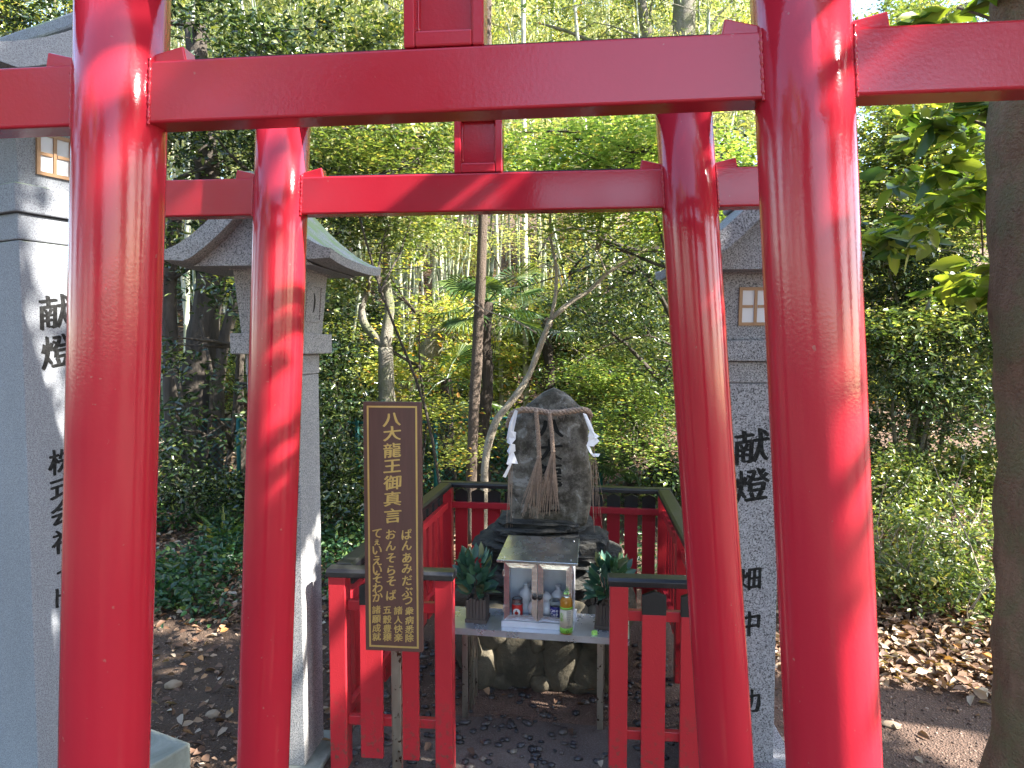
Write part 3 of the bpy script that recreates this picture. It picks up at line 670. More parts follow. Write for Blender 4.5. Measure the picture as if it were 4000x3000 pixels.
def stele():
    c = P(2150, 2000, 3.98); root = thing('stone_stele', 'weathered upright stone slab carved with dark characters and topped by a point', 'stone monument', (c.x, 3.98, zst - .012), R(-7))
    k = 3.93 / F; x0 = 2150; y0 = 2028
    out = [(2000, 2034), (1985, 1900), (1983, 1790), (1990, 1690), (2006, 1625), (2036, 1580), (2080, 1546), (2122, 1512), (2166, 1492), (2208, 1512), (2250, 1548), (2290, 1584), (2300, 1640), (2296, 1720), (2302, 1790), (2312, 1860), (2316, 1930), (2304, 1985), (2296, 2036)]
    pts = [((x - x0) * k, (y0 - y) * k) for x, y in out]
    # resample
    import bmesh
    bm = bmesh.new(); nl = 64; lens = [0]
    for i in range(len(pts)): a = pts[i]; b = pts[(i + 1) % len(pts)]; lens.append(lens[-1] + math.hypot(b[0] - a[0], b[1] - a[1]))
    def at(s):
        s = s % lens[-1]
        for i in range(len(pts)):
            if lens[i] <= s <= lens[i + 1]:
                a = pts[i]; b = pts[(i + 1) % len(pts)]; t_ = (s - lens[i]) / max(1e-9, lens[i + 1] - lens[i]); return a[0] + (b[0] - a[0]) * t_, a[1] + (b[1] - a[1]) * t_
    ringp = [at(lens[-1] * i / nl) for i in range(nl)]; cx, cz = .01, .33; th = .15
    mb = MB(); rings = []
    def prof(sc_, y, amp):
        base = len(mb.v)
        for (x, z) in ringp:
            q = Vector((cx + (x - cx) * sc_, y, cz + (z - cz) * sc_)); nn = noise.noise(q * 9) * amp
            mb.v.append(q + Vector((nn, noise.noise(q * 7 + Vector((3, 3, 3))) * amp * 1.4, nn * .6)))
        return base
    lays = [prof(.0 + .08, -th / 2 - .012, .008), prof(.35, -th / 2 - .010, .010), prof(.70, -th / 2 - .006, .010), prof(.93, -th / 2, .010), prof(.985, -th / 2 + .012, .010), prof(1.0, -th / 2 + .035, .010), prof(1.0, 0, .010), prof(.99, th / 2 - .03, .010), prof(.92, th / 2, .01), prof(.5, th / 2 + .01, .01)]
    for a, b in zip(lays, lays[1:]):
        for i in range(nl): j = (i + 1) % nl; mb.f.append((a + i, a + j, b + j, b + i))
    mb.f.append(tuple(lays[0] + i for i in range(nl))[::-1]); mb.f.append(tuple(lays[-1] + i for i in range(nl))); mb.mi = [0] * len(mb.f)
    mb.build('slab', 'stele_rock', root, True, smooth=True)
    fm = frameM((0, -th / 2 - .0175, 0), (1, 0, 0), (0, 0, 1)); k2 = k
    its = [('八', (2152 - x0) * k2, (y0 - 1652) * k2, .16, .12), ('大', (2150 - x0) * k2, (y0 - 1735) * k2, .15, .13), ('龍', (2150 - x0) * k2, (y0 - 1835) * k2, .15, .145), ('王', (2150 - x0) * k2, (y0 - 1945) * k2, .12, .11)]
    for it in its: mb = MB(); text_add(mb, [it], fm, .03, .05, .5); mb.build('lettering', 'carving_dark', root, True)
    return root
stele()

# sacred rope
def twist(mb, pts, r, rr, turns, n=3, seg=7, per=90):
    pts = [Vector(p) for p in pts]
    cum = [0]
    for a, b in zip(pts, pts[1:]): cum.append(cum[-1] + (b - a).length)
    def at(s):
        s = min(max(s, 0), cum[-1])
        for i in range(len(pts) - 1):
            if s <= cum[i + 1] + 1e-9:
                t_ = (s - cum[i]) / max(1e-9, cum[i + 1] - cum[i]); return pts[i].lerp(pts[i + 1], t_)
        return pts[-1]
    for k in range(n):
        q = []
        for i in range(per + 1):
            s = cum[-1] * i / per; p = at(s); d = (at(s + .004) - at(s - .004)).normalized(); a = d.cross(Vector((0, 1, 0))) if abs(d.y) < .9 else d.cross(Vector((0, 0, 1))); a.normalize(); b = d.cross(a)
            t_ = 2 * math.pi * (turns * i / per + k / n); q.append(p + (a * math.cos(t_) + b * math.sin(t_)) * r)
        mb.tube(q, [rr * (1 + .12 * math.sin(i * 1.7 + k)) for i in range(per + 1)], seg)
fr = 3.86
rope = thing('sacred_rope', 'twisted straw rope tied across the upper stele with two long frayed tassels', 'rope', tuple(P(2160, 1620, fr)))
mb = MB()
rp = [P(1987, 1664, fr + .10), P(1990, 1640, fr + .04), P(2003, 1612, fr - .00), P(2040, 1600, fr - .02), P(2090, 1602, fr - .02), P(2140, 1612, fr - .02), P(2190, 1612, fr - .02), P(2240, 1604, fr - .02), P(2276, 1600, fr - .015), P(2296, 1606, fr + .02), P(2306, 1622, fr + .08)]
twist(mb, rp, .0088, .0092, 10); 
rs2 = random.Random(3)
for i in range(70):
    t_ = rs2.random() * (len(rp) - 1); i0 = int(t_); p = rp[i0].lerp(rp[min(i0 + 1, len(rp) - 1)], t_ - i0); v = Vector((rs2.uniform(-1, 1), rs2.uniform(-1, .3), rs2.uniform(-1.2, .8))).normalized()
    mb.tube([p + v * .008, p + v * .016 + Vector((.01 * rs2.uniform(-1, 1), 0, .0)), p + v * (.02 + .025 * rs2.random()) + Vector((0, 0, -.008))], [.0011, .001, .0006], 4)
back = [P(1987, 1664, fr + .10), Vector((P(2010, 1650, 4.15))), P(2150, 1640, 4.2), P(2290, 1650, 4.13), P(2306, 1622, fr + .08)]
twist(mb, back, .0075, .0085, 10, per=50)
mb.build('rope', 'straw', rope)
for ti, (pa, pb, sp, endy, x0_, x1_) in enumerate([((2094, 1606), (2106, 1785), 1, 2015, 2042, 2120), ((2146, 1612), (2160, 1762), 1, 2008, 2100, 2180)]):
    mb = MB(); f0 = fr - .045
    a = P(pa[0], pa[1], f0 + .01); b = P(pb[0], pb[1], f0 - .01)
    mid_ = (a + b) / 2 + Vector((.003, 0, 0)); twist(mb, [a, mid_, b], .0062, .0066, 6, per=60)
    mb.tube([b + Vector((-.012, -.004, 0)), b + Vector((0, -.014, 0)), b + Vector((.012, -.004, .0))], .004, 6)
    for i in range(80):
        u = rs2.random(); e = P(x0_ + (x1_ - x0_) * u + rs2.uniform(-10, 10), endy + rs2.uniform(-95, 12), f0 - rs2.uniform(-.01, .04))
        s0 = b + Vector((rs2.uniform(-.008, .008), rs2.uniform(-.008, .006), rs2.uniform(-.005, .03)))
        m1 = s0.lerp(e, .35) + Vector((rs2.uniform(-.006, .006), -.006, 0)); m2 = s0.lerp(e, .7) + Vector((rs2.uniform(-.006, .006), -.004, 0))
        mb.tube([s0, m1, m2, e], [.0017, .0015, .0014, .0009], 5)
    mb.build('tassel', 'straw', rope)
mb = MB()
for (bx, by) in ((1992, 1660), (2306, 1640)):
    for i in range(9):
        s0 = P(bx, by - 20, fr + .04); x_ = bx + rs2.uniform(-22, 22) + (30 if bx > 2200 else -8) * 1; e = P(x_, rs2.uniform(1960, 2120), fr + .03)
        mb.tube([s0, s0.lerp(e, .5) + Vector((rs2.uniform(-.012, .012), 0, 0)), e], [.0014, .0013, .0008], 5)
mb.build('loose_strand', 'straw', rope)
# zigzag paper streamers
def streamer(name, label, poly_list, Y):
    root = thing(name, label, 'paper streamer', tuple(P(poly_list[0][0][0], poly_list[0][0][1], Y)), 0, 'zigzag paper streamers')
    mb = MB()
    for i, pl in enumerate(poly_list):
        ps = [P(x, y, Y - .012 * i + dy) for (x, y, dy) in pl]; n = len(ps); th = Vector((.0, .0012, 0))
        mb.add(ps + [p + th for p in ps], [tuple(range(n - 1, -1, -1)), tuple(range(n, 2 * n))] + [(j, (j + 1) % n, n + (j + 1) % n, n + j) for j in range(n)])
    mb.build('folded_paper', 'paper', root); return root
Ys = 3.80
streamer('paper_streamer', 'white zigzag paper strip hanging from the left end of the rope', [
    [(2012, 1600, 0), (2023, 1606, .0), (2008, 1680, .01), (1998, 1722, .0), (1978, 1716, -.01), (1990, 1650, 0)],
    [(1994, 1682, 0), (2016, 1688, .02), (2014, 1716, .01), (1996, 1738, -.01), (1979, 1728, 0), (1986, 1704, 0)],
    [(1996, 1732, 0), (2012, 1736, .02), (2014, 1762, .02), (1990, 1776, -.01), (1980, 1762, 0)],
    [(1992, 1768, 0), (2006, 1764, .02), (2024, 1812, .02), (2000, 1810, 0), (1996, 1822, 0), (1978, 1812, -.02), (1986, 1786, 0)],
    [(1990, 1812, 0), (1998, 1816, .01), (1976, 1866, .0), (1963, 1862, -.01)]], Ys)
streamer('paper_streamer', 'white curled paper strip hanging from the right end of the rope', [
    [(2277, 1614, 0), (2291, 1618, .01), (2312, 1660, .01), (2322, 1690, .02), (2342, 1706, .02), (2326, 1712, 0), (2296, 1708, -.01), (2302, 1684, 0)],
    [(2300, 1700, 0), (2330, 1708, .02), (2342, 1724, .02), (2318, 1744, 0), (2290, 1742, -.01), (2298, 1722, 0)],
    [(2292, 1742, 0), (2304, 1744, .01), (2316, 1772, .02), (2344, 1772, .02), (2338, 1784, .01), (2318, 1784, 0), (2302, 1766, -.01)]], Ys)

# ------------------------------------------------------------------ altar table
TZ = .478
tfl = P(1685, 0, 3.42); tfr = P(2480, 0, 3.27); tfl = Vector((tfl.x, 3.42)); tfr = Vector((tfr.x, 3.27))
ta = math.atan2(tfr.y - tfl.y, tfr.x - tfl.x); TL = (tfr - tfl).length; TD = .285
tx = Vector((math.cos(ta), math.sin(ta))); tyv = Vector((-math.sin(ta), math.cos(ta))); tc = tfl + tx * TL / 2 + tyv * TD / 2
table = thing('altar_table', 'low stainless steel offering table in front of the stone plinth', 'table', (tc.x, tc.y, 0), ta)
mb = MB(); mb.box((0, 0, TZ - .002), (TL, TD, .004)); mb.box((0, -TD / 2 + .002, TZ - .018), (TL, .004, .027)); mb.box((0, TD / 2 - .002, TZ - .018), (TL, .004, .027))
for s in (-1, 1): mb.box((s * (TL / 2 - .002), 0, TZ - .018), (.004, TD - .009, .027))
mb.build('table_top', 'stainless', table, True)
def tloc(px, off): # local x of photo column on table front
    k = (px - 2000) / F; s = (k * tfl.y - tfl.x) / (tx.x - k * tx.y); return s - TL / 2
xl_, xr_ = tloc(1807, 0), tloc(2352, 0)
for x in (xl_, xr_):
    for y in (-TD / 2 + .03, TD / 2 - .03):
        mb = MB(); mb.box((x, y, (TZ - .03) / 2), (.028, .003, TZ - .03)); s = 1 if x > 0 else -1
        mb.box((x + s * .0125, y + (.0145 if y < 0 else -.0145), (TZ - .03) / 2), (.003, .026, TZ - .03)); mb.build('leg', 'stainless_leg', table, True)
    MB().box((x, 0, TZ - .055), (.02, TD - .07, .02)).build('cross_bar', 'stainless_leg', table, True)
    for yy in (-.035, .035): MB().box((x + (.012 if x < 0 else -.012), yy, (TZ - .03) / 2), (.012, .02, TZ - .03)).build('leg', 'stainless_leg', table, True)

def onT(px, off, z=TZ): # point on table at column px and distance off behind front edge
    k = (px - 2000) / F; o = tfl + tyv * off; s = (k * o.y - o.x) / (tx.x - k * tx.y); q = o + tx * s; return Vector((q.x, q.y, z))
# offering cabinet
cc = onT(2112, .165); cab = thing('offering_cabinet', 'small stainless offering cabinet with two glazed doors on the table', 'cabinet', tuple(cc), ta)
CW, CD_, CH = .335, .20, .296; pz = .030
MB().box((0, -.005, pz / 2), (CW + .020, CD_ + .02, pz)).build('plinth', 'stainless_satin', cab, True, bevel=.002)
mb = MB(); z0 = pz; t_ = .004
mb.box((0, CD_ / 2 - t_ / 2, z0 + CH / 2), (CW, t_, CH)); mb.box((0, 0, z0 + t_ / 2), (CW - 2 * t_, CD_ - 2 * t_ - .001, t_)); mb.box((0, 0, z0 + CH - t_), (CW - 2 * t_, CD_ - 2 * t_ - .001, t_))
for s in (-1, 1): mb.box((s * (CW / 2 - t_ / 2), -t_ / 2 - .0005, z0 + CH / 2), (t_, CD_ - t_ - .001, CH - .001))
mb.build('body', 'stainless_satin', cab, True)
mb = MB(); RW = CW + .05
ye, yb_ = -CD_ / 2 - .038, CD_ / 2 + .015; ze = z0 + CH + .013; zr = ze + .056
mb.add([(-RW / 2 - .004, ye, ze), (RW / 2 + .004, ye, ze), (RW / 2 - .005, yb_, zr), (-RW / 2 + .012, yb_, zr)] + [(-RW / 2 - .004, ye, ze - .013), (RW / 2 + .004, ye, ze - .013), (RW / 2 - .005, yb_, zr - .012), (-RW / 2 + .012, yb_, zr - .012)],
       [(0, 1, 2, 3), (7, 6, 5, 4), (0, 4, 5, 1), (1, 5, 6, 2), (2, 6, 7, 3), (3, 7, 4, 0)])
mb.build('roof', 'roof_metal', cab, True, bevel=.0015)
mb = MB()
for s in (-1, 1): mb.prism([(-CD_ / 2 + .003, 0), (CD_ / 2 - .004, 0), (CD_ / 2 - .004, .050), ], Matrix.Translation((s * (CW / 2 - .003), 0, z0 + CH + .0005)) @ Matrix.Rotation(R(90), 4, 'X').to_4x4() @ Matrix.Rotation(R(90), 4, 'Y'), .003)
mb.build('roof_cheek', 'stainless', cab, True)
mb = MB()
for sx in (-1, 1):
    for fy in (.12, .86): mb.lathe([(.004, 0), (.003, .002), (.001, .003)], (sx * (RW / 2 - .03), ye + (yb_ - ye) * fy, ze + (zr - ze) * fy), 10)
mb.build('rivet', 'stainless_bright', cab, True)
for s in (-1, 1):
    dw = CW / 2 - .003; dh = CH - .006; cx = s * (dw / 2 + .0015); yd = -CD_ / 2 - .006; fw_ = .027
    xi, xo = -dw / 2, dw / 2; zi, zo = z0 + .003, z0 + .003 + dh
    mb = MB(); vs = []
    for (x, z) in ((xi, zi), (xo, zi), (xo, zo), (xi, zo)): vs.append((cx + x, yd, z))
    for (x, z) in ((xi + fw_, zi + fw_), (xo - fw_, zi + fw_), (xo - fw_, zo - fw_), (xi + fw_, zo - fw_)): vs.append((cx + x, yd - .004, z))
    vs += [(v[0], yd + .010, v[2]) for v in vs[:8]]
    fs = []
    for i in range(4):
        j = (i + 1) % 4; fs += [(i, j, j + 4, i + 4), (i + 4, j + 4, j + 12, i + 12), (j, i, i + 8, j + 8), (j + 8, i + 8, i + 12, j + 12)]
    mb.add(vs, fs); door = mb.build('door', 'stainless_bright', cab, True)
    MB().box((cx, yd + .004, (zi + zo) / 2), (dw - 2 * fw_ + .004, .002, dh - 2 * fw_ + .004)).build('glass_pane', 'glass', door, True)
    kx = s * .0125
    MB().lathe([(.004, 0), (.005, .006), (.011, .010), (.012, .016), (.007, .020)], (kx, yd - .003, z0 + CH * .43), 20, M=Matrix.Rotation(R(90), 4, 'X')).build('door_knob', 'knob_black', door, True, smooth=True)
    mb = MB()
    for zz in (.2, .8): mb.box((s * (CW / 2 + .001), yd + .002, z0 + CH * zz), (.005, .018, .03))
    mb.build('hinge', 'stainless_bright', door, True, bevel=.001)
# things inside the cabinet (cabinet local frame helper)
CM = WM[cab.name]
def inC(px, y): # cabinet-local y -> world xy at column px
    base = CM @ Vector((0, y, 0)); k = (px - 2000) / F; s = (k * base.y - base.x) / (tx.x - k * tx.y); return Vector((base.x + tx.x * s, base.y + tx.y * s, TZ + pz + .004))
p = inC(2021, -.058); o = thing('sake_cup', 'red glass sake cup with a white circle label, left inside the cabinet', 'sake cup', tuple(p), ta, 'lidded sake cups')
MB().lathe([(.026, 0), (.0275, .003), (.0275, .062), (.0265, .066)], seg=32).build('wrapped_glass', 'can_red', o, True, smooth=True)
MB().lathe([(.0262, .0665), (.027, .09), (.0245, .093), (.0245, .0685)], seg=32).build('glass_rim', 'clear_plastic', o, True, smooth=True)
def curved_disc(mb, r, a0, zc_, rad, rad2=None, n=24, rx=1.0):
    """disc painted on a cylinder of radius r"""
    rings = [rad * k / 4 for k in range(1, 5)] if rad2 is None else [rad2, (rad + rad2) / 2, rad]
    base = len(mb.v); ctr = rad2 is None
    if ctr: mb.v.append(Vector((r * math.cos(a0), r * math.sin(a0), zc_)))
    for q in rings:
        for k in range(n):
            a = 2 * math.pi * k / n; th_ = a0 + q * rx * math.cos(a) / r; mb.v.append(Vector((r * math.cos(th_), r * math.sin(th_), zc_ + q * math.sin(a))))
    st = base + (1 if ctr else 0)
    if ctr:
        for k in range(n): mb.f.append((base, st + k, st + (k + 1) % n)); mb.mi.append(0)
    for i in range(len(rings) - 1):
        for k in range(n):
            k2 = (k + 1) % n; mb.f.append((st + i * n + k, st + (i + 1) * n + k, st + (i + 1) * n + k2, st + i * n + k2)); mb.mi.append(0)
def wraptext(mb, s, r, a0, z, size, vertical=False, nib=.02):
    tmp = MB(); x = 0
    for i, ch in enumerate(s):
        text_add(tmp, [(ch, 0 if vertical else (i - (len(s) - 1) / 2) * size * .62, -(i - (len(s) - 1) / 2) * size * .9 if vertical else 0, size, size)], Matrix.Identity(4), nib, 0, .05)
    base = len(mb.v)
    for v in tmp.v: th_ = a0 + v.x / r; rr = r + .0002 + v.z * .2; mb.v.append(Vector((rr * math.cos(th_), rr * math.sin(th_), z + v.y)))
    mb.f += [tuple(i + base for i in f) for f in tmp.f]; mb.mi += [0] * len(tmp.f)
mb = MB(); curved_disc(mb, .0279, R(-90), .029, .020, .0145); mb.build('label_ring', 'white_ink', o, True)
mb = MB(); curved_disc(mb, .02785, R(-90), .029, .0147); mb.build('label_disc', 'white_ink', o, True)
mb = MB(); curved_disc(mb, .0281, R(-90), .026, .0095); mb.build('label_dot', 'red_ink', o, True)
mb = MB(); wraptext(mb, 'まる', .0283, R(-90), .032, .013, True); mb.build('lettering', 'lettering_black', o, True)
def flask(px, y, lab):
    p = inC(px, y); o = MB().lathe([(.0, 0), (.024, 0), (.025, .006), (.021, .022), (.0165, .040), (.024, .058), (.0335, .075), (.035, .09), (.030, .103), (.017, .114), (.011, .120), (.010, .132), (.014, .138), (.0145, .141), (.009, .142)], seg=32).build('sake_flask', 'white_ceramic', None, smooth=True)
    o.location = p; tag(o, lab, 'flask', 'white ceramic sake flasks')
flask(2056, .02, 'slender white ceramic flask beside the red cup in the left of the cabinet')
flask(2182, .02, 'white ceramic flask at the back right of the cabinet, behind the blue cup')
def gourd(px, y, lab, rz=0):
    p = inC(px, y); prof = []
    for k in range(13): a = R(-90 + 150 * k / 12); prof.append((max(.0, .038 * math.cos(a)), .038 + .038 * math.sin(a)))
    for k in range(11): a = R(-45 + 135 * k / 10); prof.append((.027 * math.cos(a) + .0, .094 + .027 * math.sin(a)))
    o = MB().lathe(prof, seg=36).build('gourd_bottle', 'white_ceramic', None, smooth=True); o.location = p; tag(o, lab, 'gourd bottle', 'white gourd shaped bottles')
gourd(2092, -.03, 'white gourd shaped bottle behind the left door knob')
gourd(2136, -.028, 'white gourd shaped bottle behind the right door knob')
p = inC(2174, -.058); o = thing('sake_cup', 'clear glass sake cup with a deep blue label, right inside the cabinet', 'sake cup', tuple(p), ta, 'lidded sake cups')
MB().lathe([(.028, 0), (.0295, .003), (.0295, .064), (.0285, .067)], seg=32).build('wrapped_glass', 'can_blue', o, True, smooth=True)
MB().lathe([(.028, .0675), (.029, .083), (.031, .086), (.031, .093), (.027, .095)], seg=32).build('glass_rim', 'clear_plastic', o, True, smooth=True)
mb = MB(); wraptext(mb, 'One', .030, R(-100), .049, .023, nib=.03); wraptext(mb, 'Cup', .030, R(-100), .030, .023, nib=.03); wraptext(mb, 'OZEKI', .030, R(-95), .011, .013, nib=.03); mb.build('lettering', 'white_ink', o, True)
# tea bottle
p = onT(2216, .030); o = thing('tea_bottle', 'open plastic tea bottle with a green and cream label before the cabinet', 'bottle', tuple(p), ta)
MB().lathe([(.024, 0), (.030, .003), (.0305, .012), (.0295, .026), (.0300, .128), (.0305, .132), (.0305, .150), (.027, .163), (.018, .176)], seg=36).build('bottle_body', 'tea', o, True, smooth=True)
MB().lathe([(.018, .1762), (.0125, .186), (.0118, .190), (.0150, .1905), (.0150, .193), (.0118, .194), (.0118, .206), (.0105, .206), (.0105, .188)], seg=30).build('bottle_neck', 'clear_plastic', o, True, smooth=True)
MB().lathe([(.0125, .1895), (.0135, .1897), (.0135, .1945), (.0122, .1948)], seg=30).build('neck_ring', 'lime_plastic', o, True, smooth=True)
MB().lathe([(.0312, .030), (.0312, .127)], seg=36).build('label', 'label_cream', o, True, smooth=True)
MB().lathe([(.0314, .120), (.0314, .131)], seg=36).build('green_band', 'label_green', o, True, smooth=True); MB().lathe([(.0314, .006), (.0314, .032)], seg=36).build('green_band', 'label_green', o, True, smooth=True)
mb = MB()
for i in range(9): wraptext(mb, '緑茶成分表示名称'[i % 8:] [:5], .0315, R(-62), .112 - i * .009, .0075, nib=0)
mb.build('small_print', 'ink_grey', o, True)
mb = MB(); wraptext(mb, 'お茶', .0315, R(-128), .085, .024, True, .02); mb.build('lettering', 'label_green', o, True)
mb = MB(); curved_disc(mb, .0316, R(-75), .017, .007, .005); mb.build('recycle_mark', 'lettering_black', o, True)
p = onT(2329, .032); o = MB().lathe([(.0, 0), (.0142, 0), (.0145, .002), (.0145, .012), (.0135, .0145), (.0, .0148)], seg=48).build('bottle_cap', 'lime_plastic', smooth=False); o.location = p; tag(o, 'lime green bottle cap lying on the steel table right of the tea bottle', 'bottle cap')
# ridges are part of the cap mesh; flower boxes
def flower(px, off, labb, labl, seed, lean):
    p = onT(px, off); o = thing('flower_box', labb, 'flower box', tuple(p), ta, 'slatted wooden flower boxes'); o.scale = (1.12, 1.12, 1.15)
    mb = MB()
    for i in range(6):
        for s in (-1, 1):
            x = -.0375 + .015 * i; hh = .092 + .004 * math.sin(i * 2.3 + seed)
            mb.box((x, s * .040, .012 + hh / 2), (.0142, .009, hh), taper=.98); mb.box((s * .040, x, .012 + hh / 2), (.009, .0142, hh))
    mb.build('slat_side', 'box_wood', o, True, bevel=.0015)
    MB().box((0, 0, .008), (.098, .098, .016)).build('box_foot', 'box_wood', o, True, bevel=.003)
    MB().lathe([(.0, .013), (.028, .013), (.030, .09), (.016, .105), (.014, .112), (.020, .12), (.018, .12)], seg=20).build('inner_vase', 'bark_brown', o, True, smooth=True)
    q = thing('evergreen_bunch', labl, 'foliage bunch', tuple(p + Vector((0, 0, .128))), 0, 'evergreen offering bunches')
    rng = np.random.default_rng(seed); N = 90
    h = rng.uniform(0, 1, N); az = rng.uniform(0, 2 * np.pi, N)
    rad = .012 + .052 * np.sin(np.pi * (.15 + .72 * h)) * rng.uniform(.5, 1, N)
    pos = np.stack([rad * np.cos(az) + lean * h * .02, rad * np.sin(az) * .7, .010 + h * .165], 1)
    d = np.stack([np.cos(az) * .85, np.sin(az) * .6, .25 + .9 * h], 1) + rng.normal(0, .16, (N, 3))
    nr = np.stack([np.cos(az) * .9, np.sin(az) * .9 - .1, np.full(N, .55)], 1) + rng.normal(0, .2, (N, 3)); nr = np.cross(np.cross(d, -nr), d) * -1
    L_ = rng.uniform(.068, .098, N); link('leaf_spray', leafmesh('leaf_spray', pos, d, nr, L_, L_ * .50, .16, .14), 'leaf_sakaki', q)
    mb = MB()
    for i in range(9):
        a = rnd.uniform(0, 6.28); mb.tube([(0.004 * math.cos(a), .004 * math.sin(a), -.02), (.02 * math.cos(a), .02 * math.sin(a), .07), (.035 * math.cos(a), .03 * math.sin(a), .13)], [.003, .0025, .0012], 6)
    mb.build('stem', 'bark_brown', q, True, smooth=True)
flower(1864, .125, 'dark slatted wooden flower box left of the cabinet', 'bunch of glossy evergreen leaves in the box left of the cabinet', 11, -1)
flower(2374, .145, 'dark slatted wooden flower box right of the cabinet', 'bunch of glossy evergreen leaves in the box right of the cabinet', 12, 1)
t = NT('gravel_stone'); g = t.n.new('ShaderNodeNewGeometry'); t.col(t.ramp(g.outputs['Random Per Island'], [(0, (.05, .032, .024)), (.5, (.10, .064, .048)), (.85, (.20, .135, .10)), (1, (.36, .29, .24))])); t.rough(.9)
t = NT('boulder_light'); t.col(t.mix(t.noise(6, 5), (.20, .14, .09), (.34, .26, .18))); t.rough(.9); t.bump(t.noise(30, 5), .5, .01)

# ================================================================== vegetation
SEEDC = 2; NCAN = 270; NCAN2 = 170
def T(x, y): return Vector((x, y, gz(x, y) - .03))
def pxX(px, Y): return (px - 2000) / F * Y
def tree(name, label, cat, base, stems, blobs, leafmat, barkmat, group=None, seed=1, L=.07, W=.42, k=6, per=14, clump=.16, flat=.5, spread=.035, limb=True, seg=9, rl=.018, down=0, jit=.25, trunkname='trunk'):
    root = thing(name, label, cat, tuple(base), 0, group)
    if L > .04: L *= .8; per = int(per * 1.4)
    rn = random.Random(seed)
    mb = MB()
    for pts, r0, r1 in stems:
        pts = [Vector(p) for p in pts]; q = []
        for a, b in zip(pts, pts[1:]):
            for i in range(4): q.append(a.lerp(b, i / 4))
        q.append(pts[-1]); sm = list(q)
        for _ in range(2): sm = [sm[0]] + [(sm[i - 1] + sm[i] * 2 + sm[i + 1]) / 4 for i in range(1, len(sm) - 1)] + [sm[-1]]
        mb.tube(sm, taper(r0, r1, len(sm)), seg, jit=jit)
    if limb and blobs:
        allp = [Vector(p) for st in stems for p in st[0][1:]]
        for bl in blobs:
            c = Vector(bl[:3]); a = min(allp, key=lambda p: (p - c).length + max(0, p.z - c.z) * 1.5)
            for j in range(2):
                e = c + Vector((rn.uniform(-.6, .6) * bl[3], rn.uniform(-.6, .6) * bl[4], rn.uniform(-.5, .6) * bl[5]))
                pp = limbpath(a, e, 6, .08, rn=rn); mb.tube(pp, taper(rl * (1 + .5 * rn.random()), .004, 7), 5)
                for m in range(3):
                    s0 = pp[rn.randint(2, 6)]; e2 = s0 + Vector((rn.gauss(0, 1) * bl[3], rn.gauss(0, 1) * bl[4], rn.gauss(0, .7) * bl[5])) * .6
                    mb.tube(limbpath(s0, e2, 4, .1, rn=rn), taper(.007, .002, 5), 4)
    mb.build(trunkname, barkmat, root, smooth=True)
    if blobs: crown('crown', leafmat, root, blobs, L, W, k, per, clump, flat, spread, seed, down=down)
    return root
def B(px, py, Y, rpx, rpy, ry, n):
    """foliage ellipsoid centred where photo point (px,py) lies at distance Y"""
    c = P(px, py, Y); s = Y / F; return (c.x, c.y, c.z, rpx * s, ry, rpy * s, n)

# ---- generic woodland trees (prototypes, then copies) on the hillside
def proto(name, label, cat, H, leafmat, bark, seed, L, group, spreadr=2.6, nb=16, nc=20, r0=.16, k=6, per=12, flat=.45, clump=.22, low=.35, W=.42, down=0):
    rn = random.Random(seed); bl = []
    for i in range(nb):
        h = low + (1 - low) * (i + .5) / nb; rr = spreadr * (1 - .55 * abs(h - .6) / .5) * rn.uniform(.4, 1); a = rn.uniform(0, 6.28)
        bl.append((rr * math.cos(a), rr * math.sin(a), H * h, rn.uniform(.7, 1.25), rn.uniform(.7, 1.25), rn.uniform(.45, .8), nc))
    st = [([(0, 0, -.3), (rn.uniform(-.1, .1), 0, H * .25), (rn.uniform(-.3, .3), rn.uniform(-.2, .2), H * .5), (rn.uniform(-.4, .4), 0, H * .9)], r0, .03)]
    return tree(name, label, cat, (0, 0, 0), st, bl, leafmat, bark, group, seed, L, W, k, per, clump, flat, .05, rl=.05, down=down)
WG = 'woodland trees on the hillside'
pA = proto('broadleaf_tree', 'dark glossy leaved tree on the hillside behind the shrine', 'tree', 8.5, 'leaf_mid', 'bark_grey', 21, .12, WG, 2.7, 18, 16)
pB = proto('broadleaf_tree', 'yellow green sunlit tree high on the hillside', 'tree', 9.5, 'leaf_yellow', 'bark_grey', 22, .11, WG, 2.8, 18, 16, W=.36)
pC = proto('broadleaf_tree', 'dense dark evergreen tree in the wood', 'tree', 8.0, 'leaf_dark', 'bark_dark', 23, .12, WG, 2.7, 18, 16)
rt = random.Random(99)
def place(pr, x, y, s, lab, first={}, dz=0):
    key = pr.name
    if key not in first: first[key] = 1; o = pr
    else: o = copytree(pr)
    o.location = (x, y, gz(x, y) - .1 + dz); o.scale = (s, s, s * rt.uniform(.9, 1.15)); o.rotation_euler = (0, 0, rt.uniform(0, 6.28)); o['label'] = lab
    return o
LA = 'mid green leafy tree of the wood on the hillside behind the shrine'
LB = 'sunlit yellow green tree of the wood on the hillside behind the shrine'
LC = 'dark evergreen tree of the wood on the hillside behind the shrine'
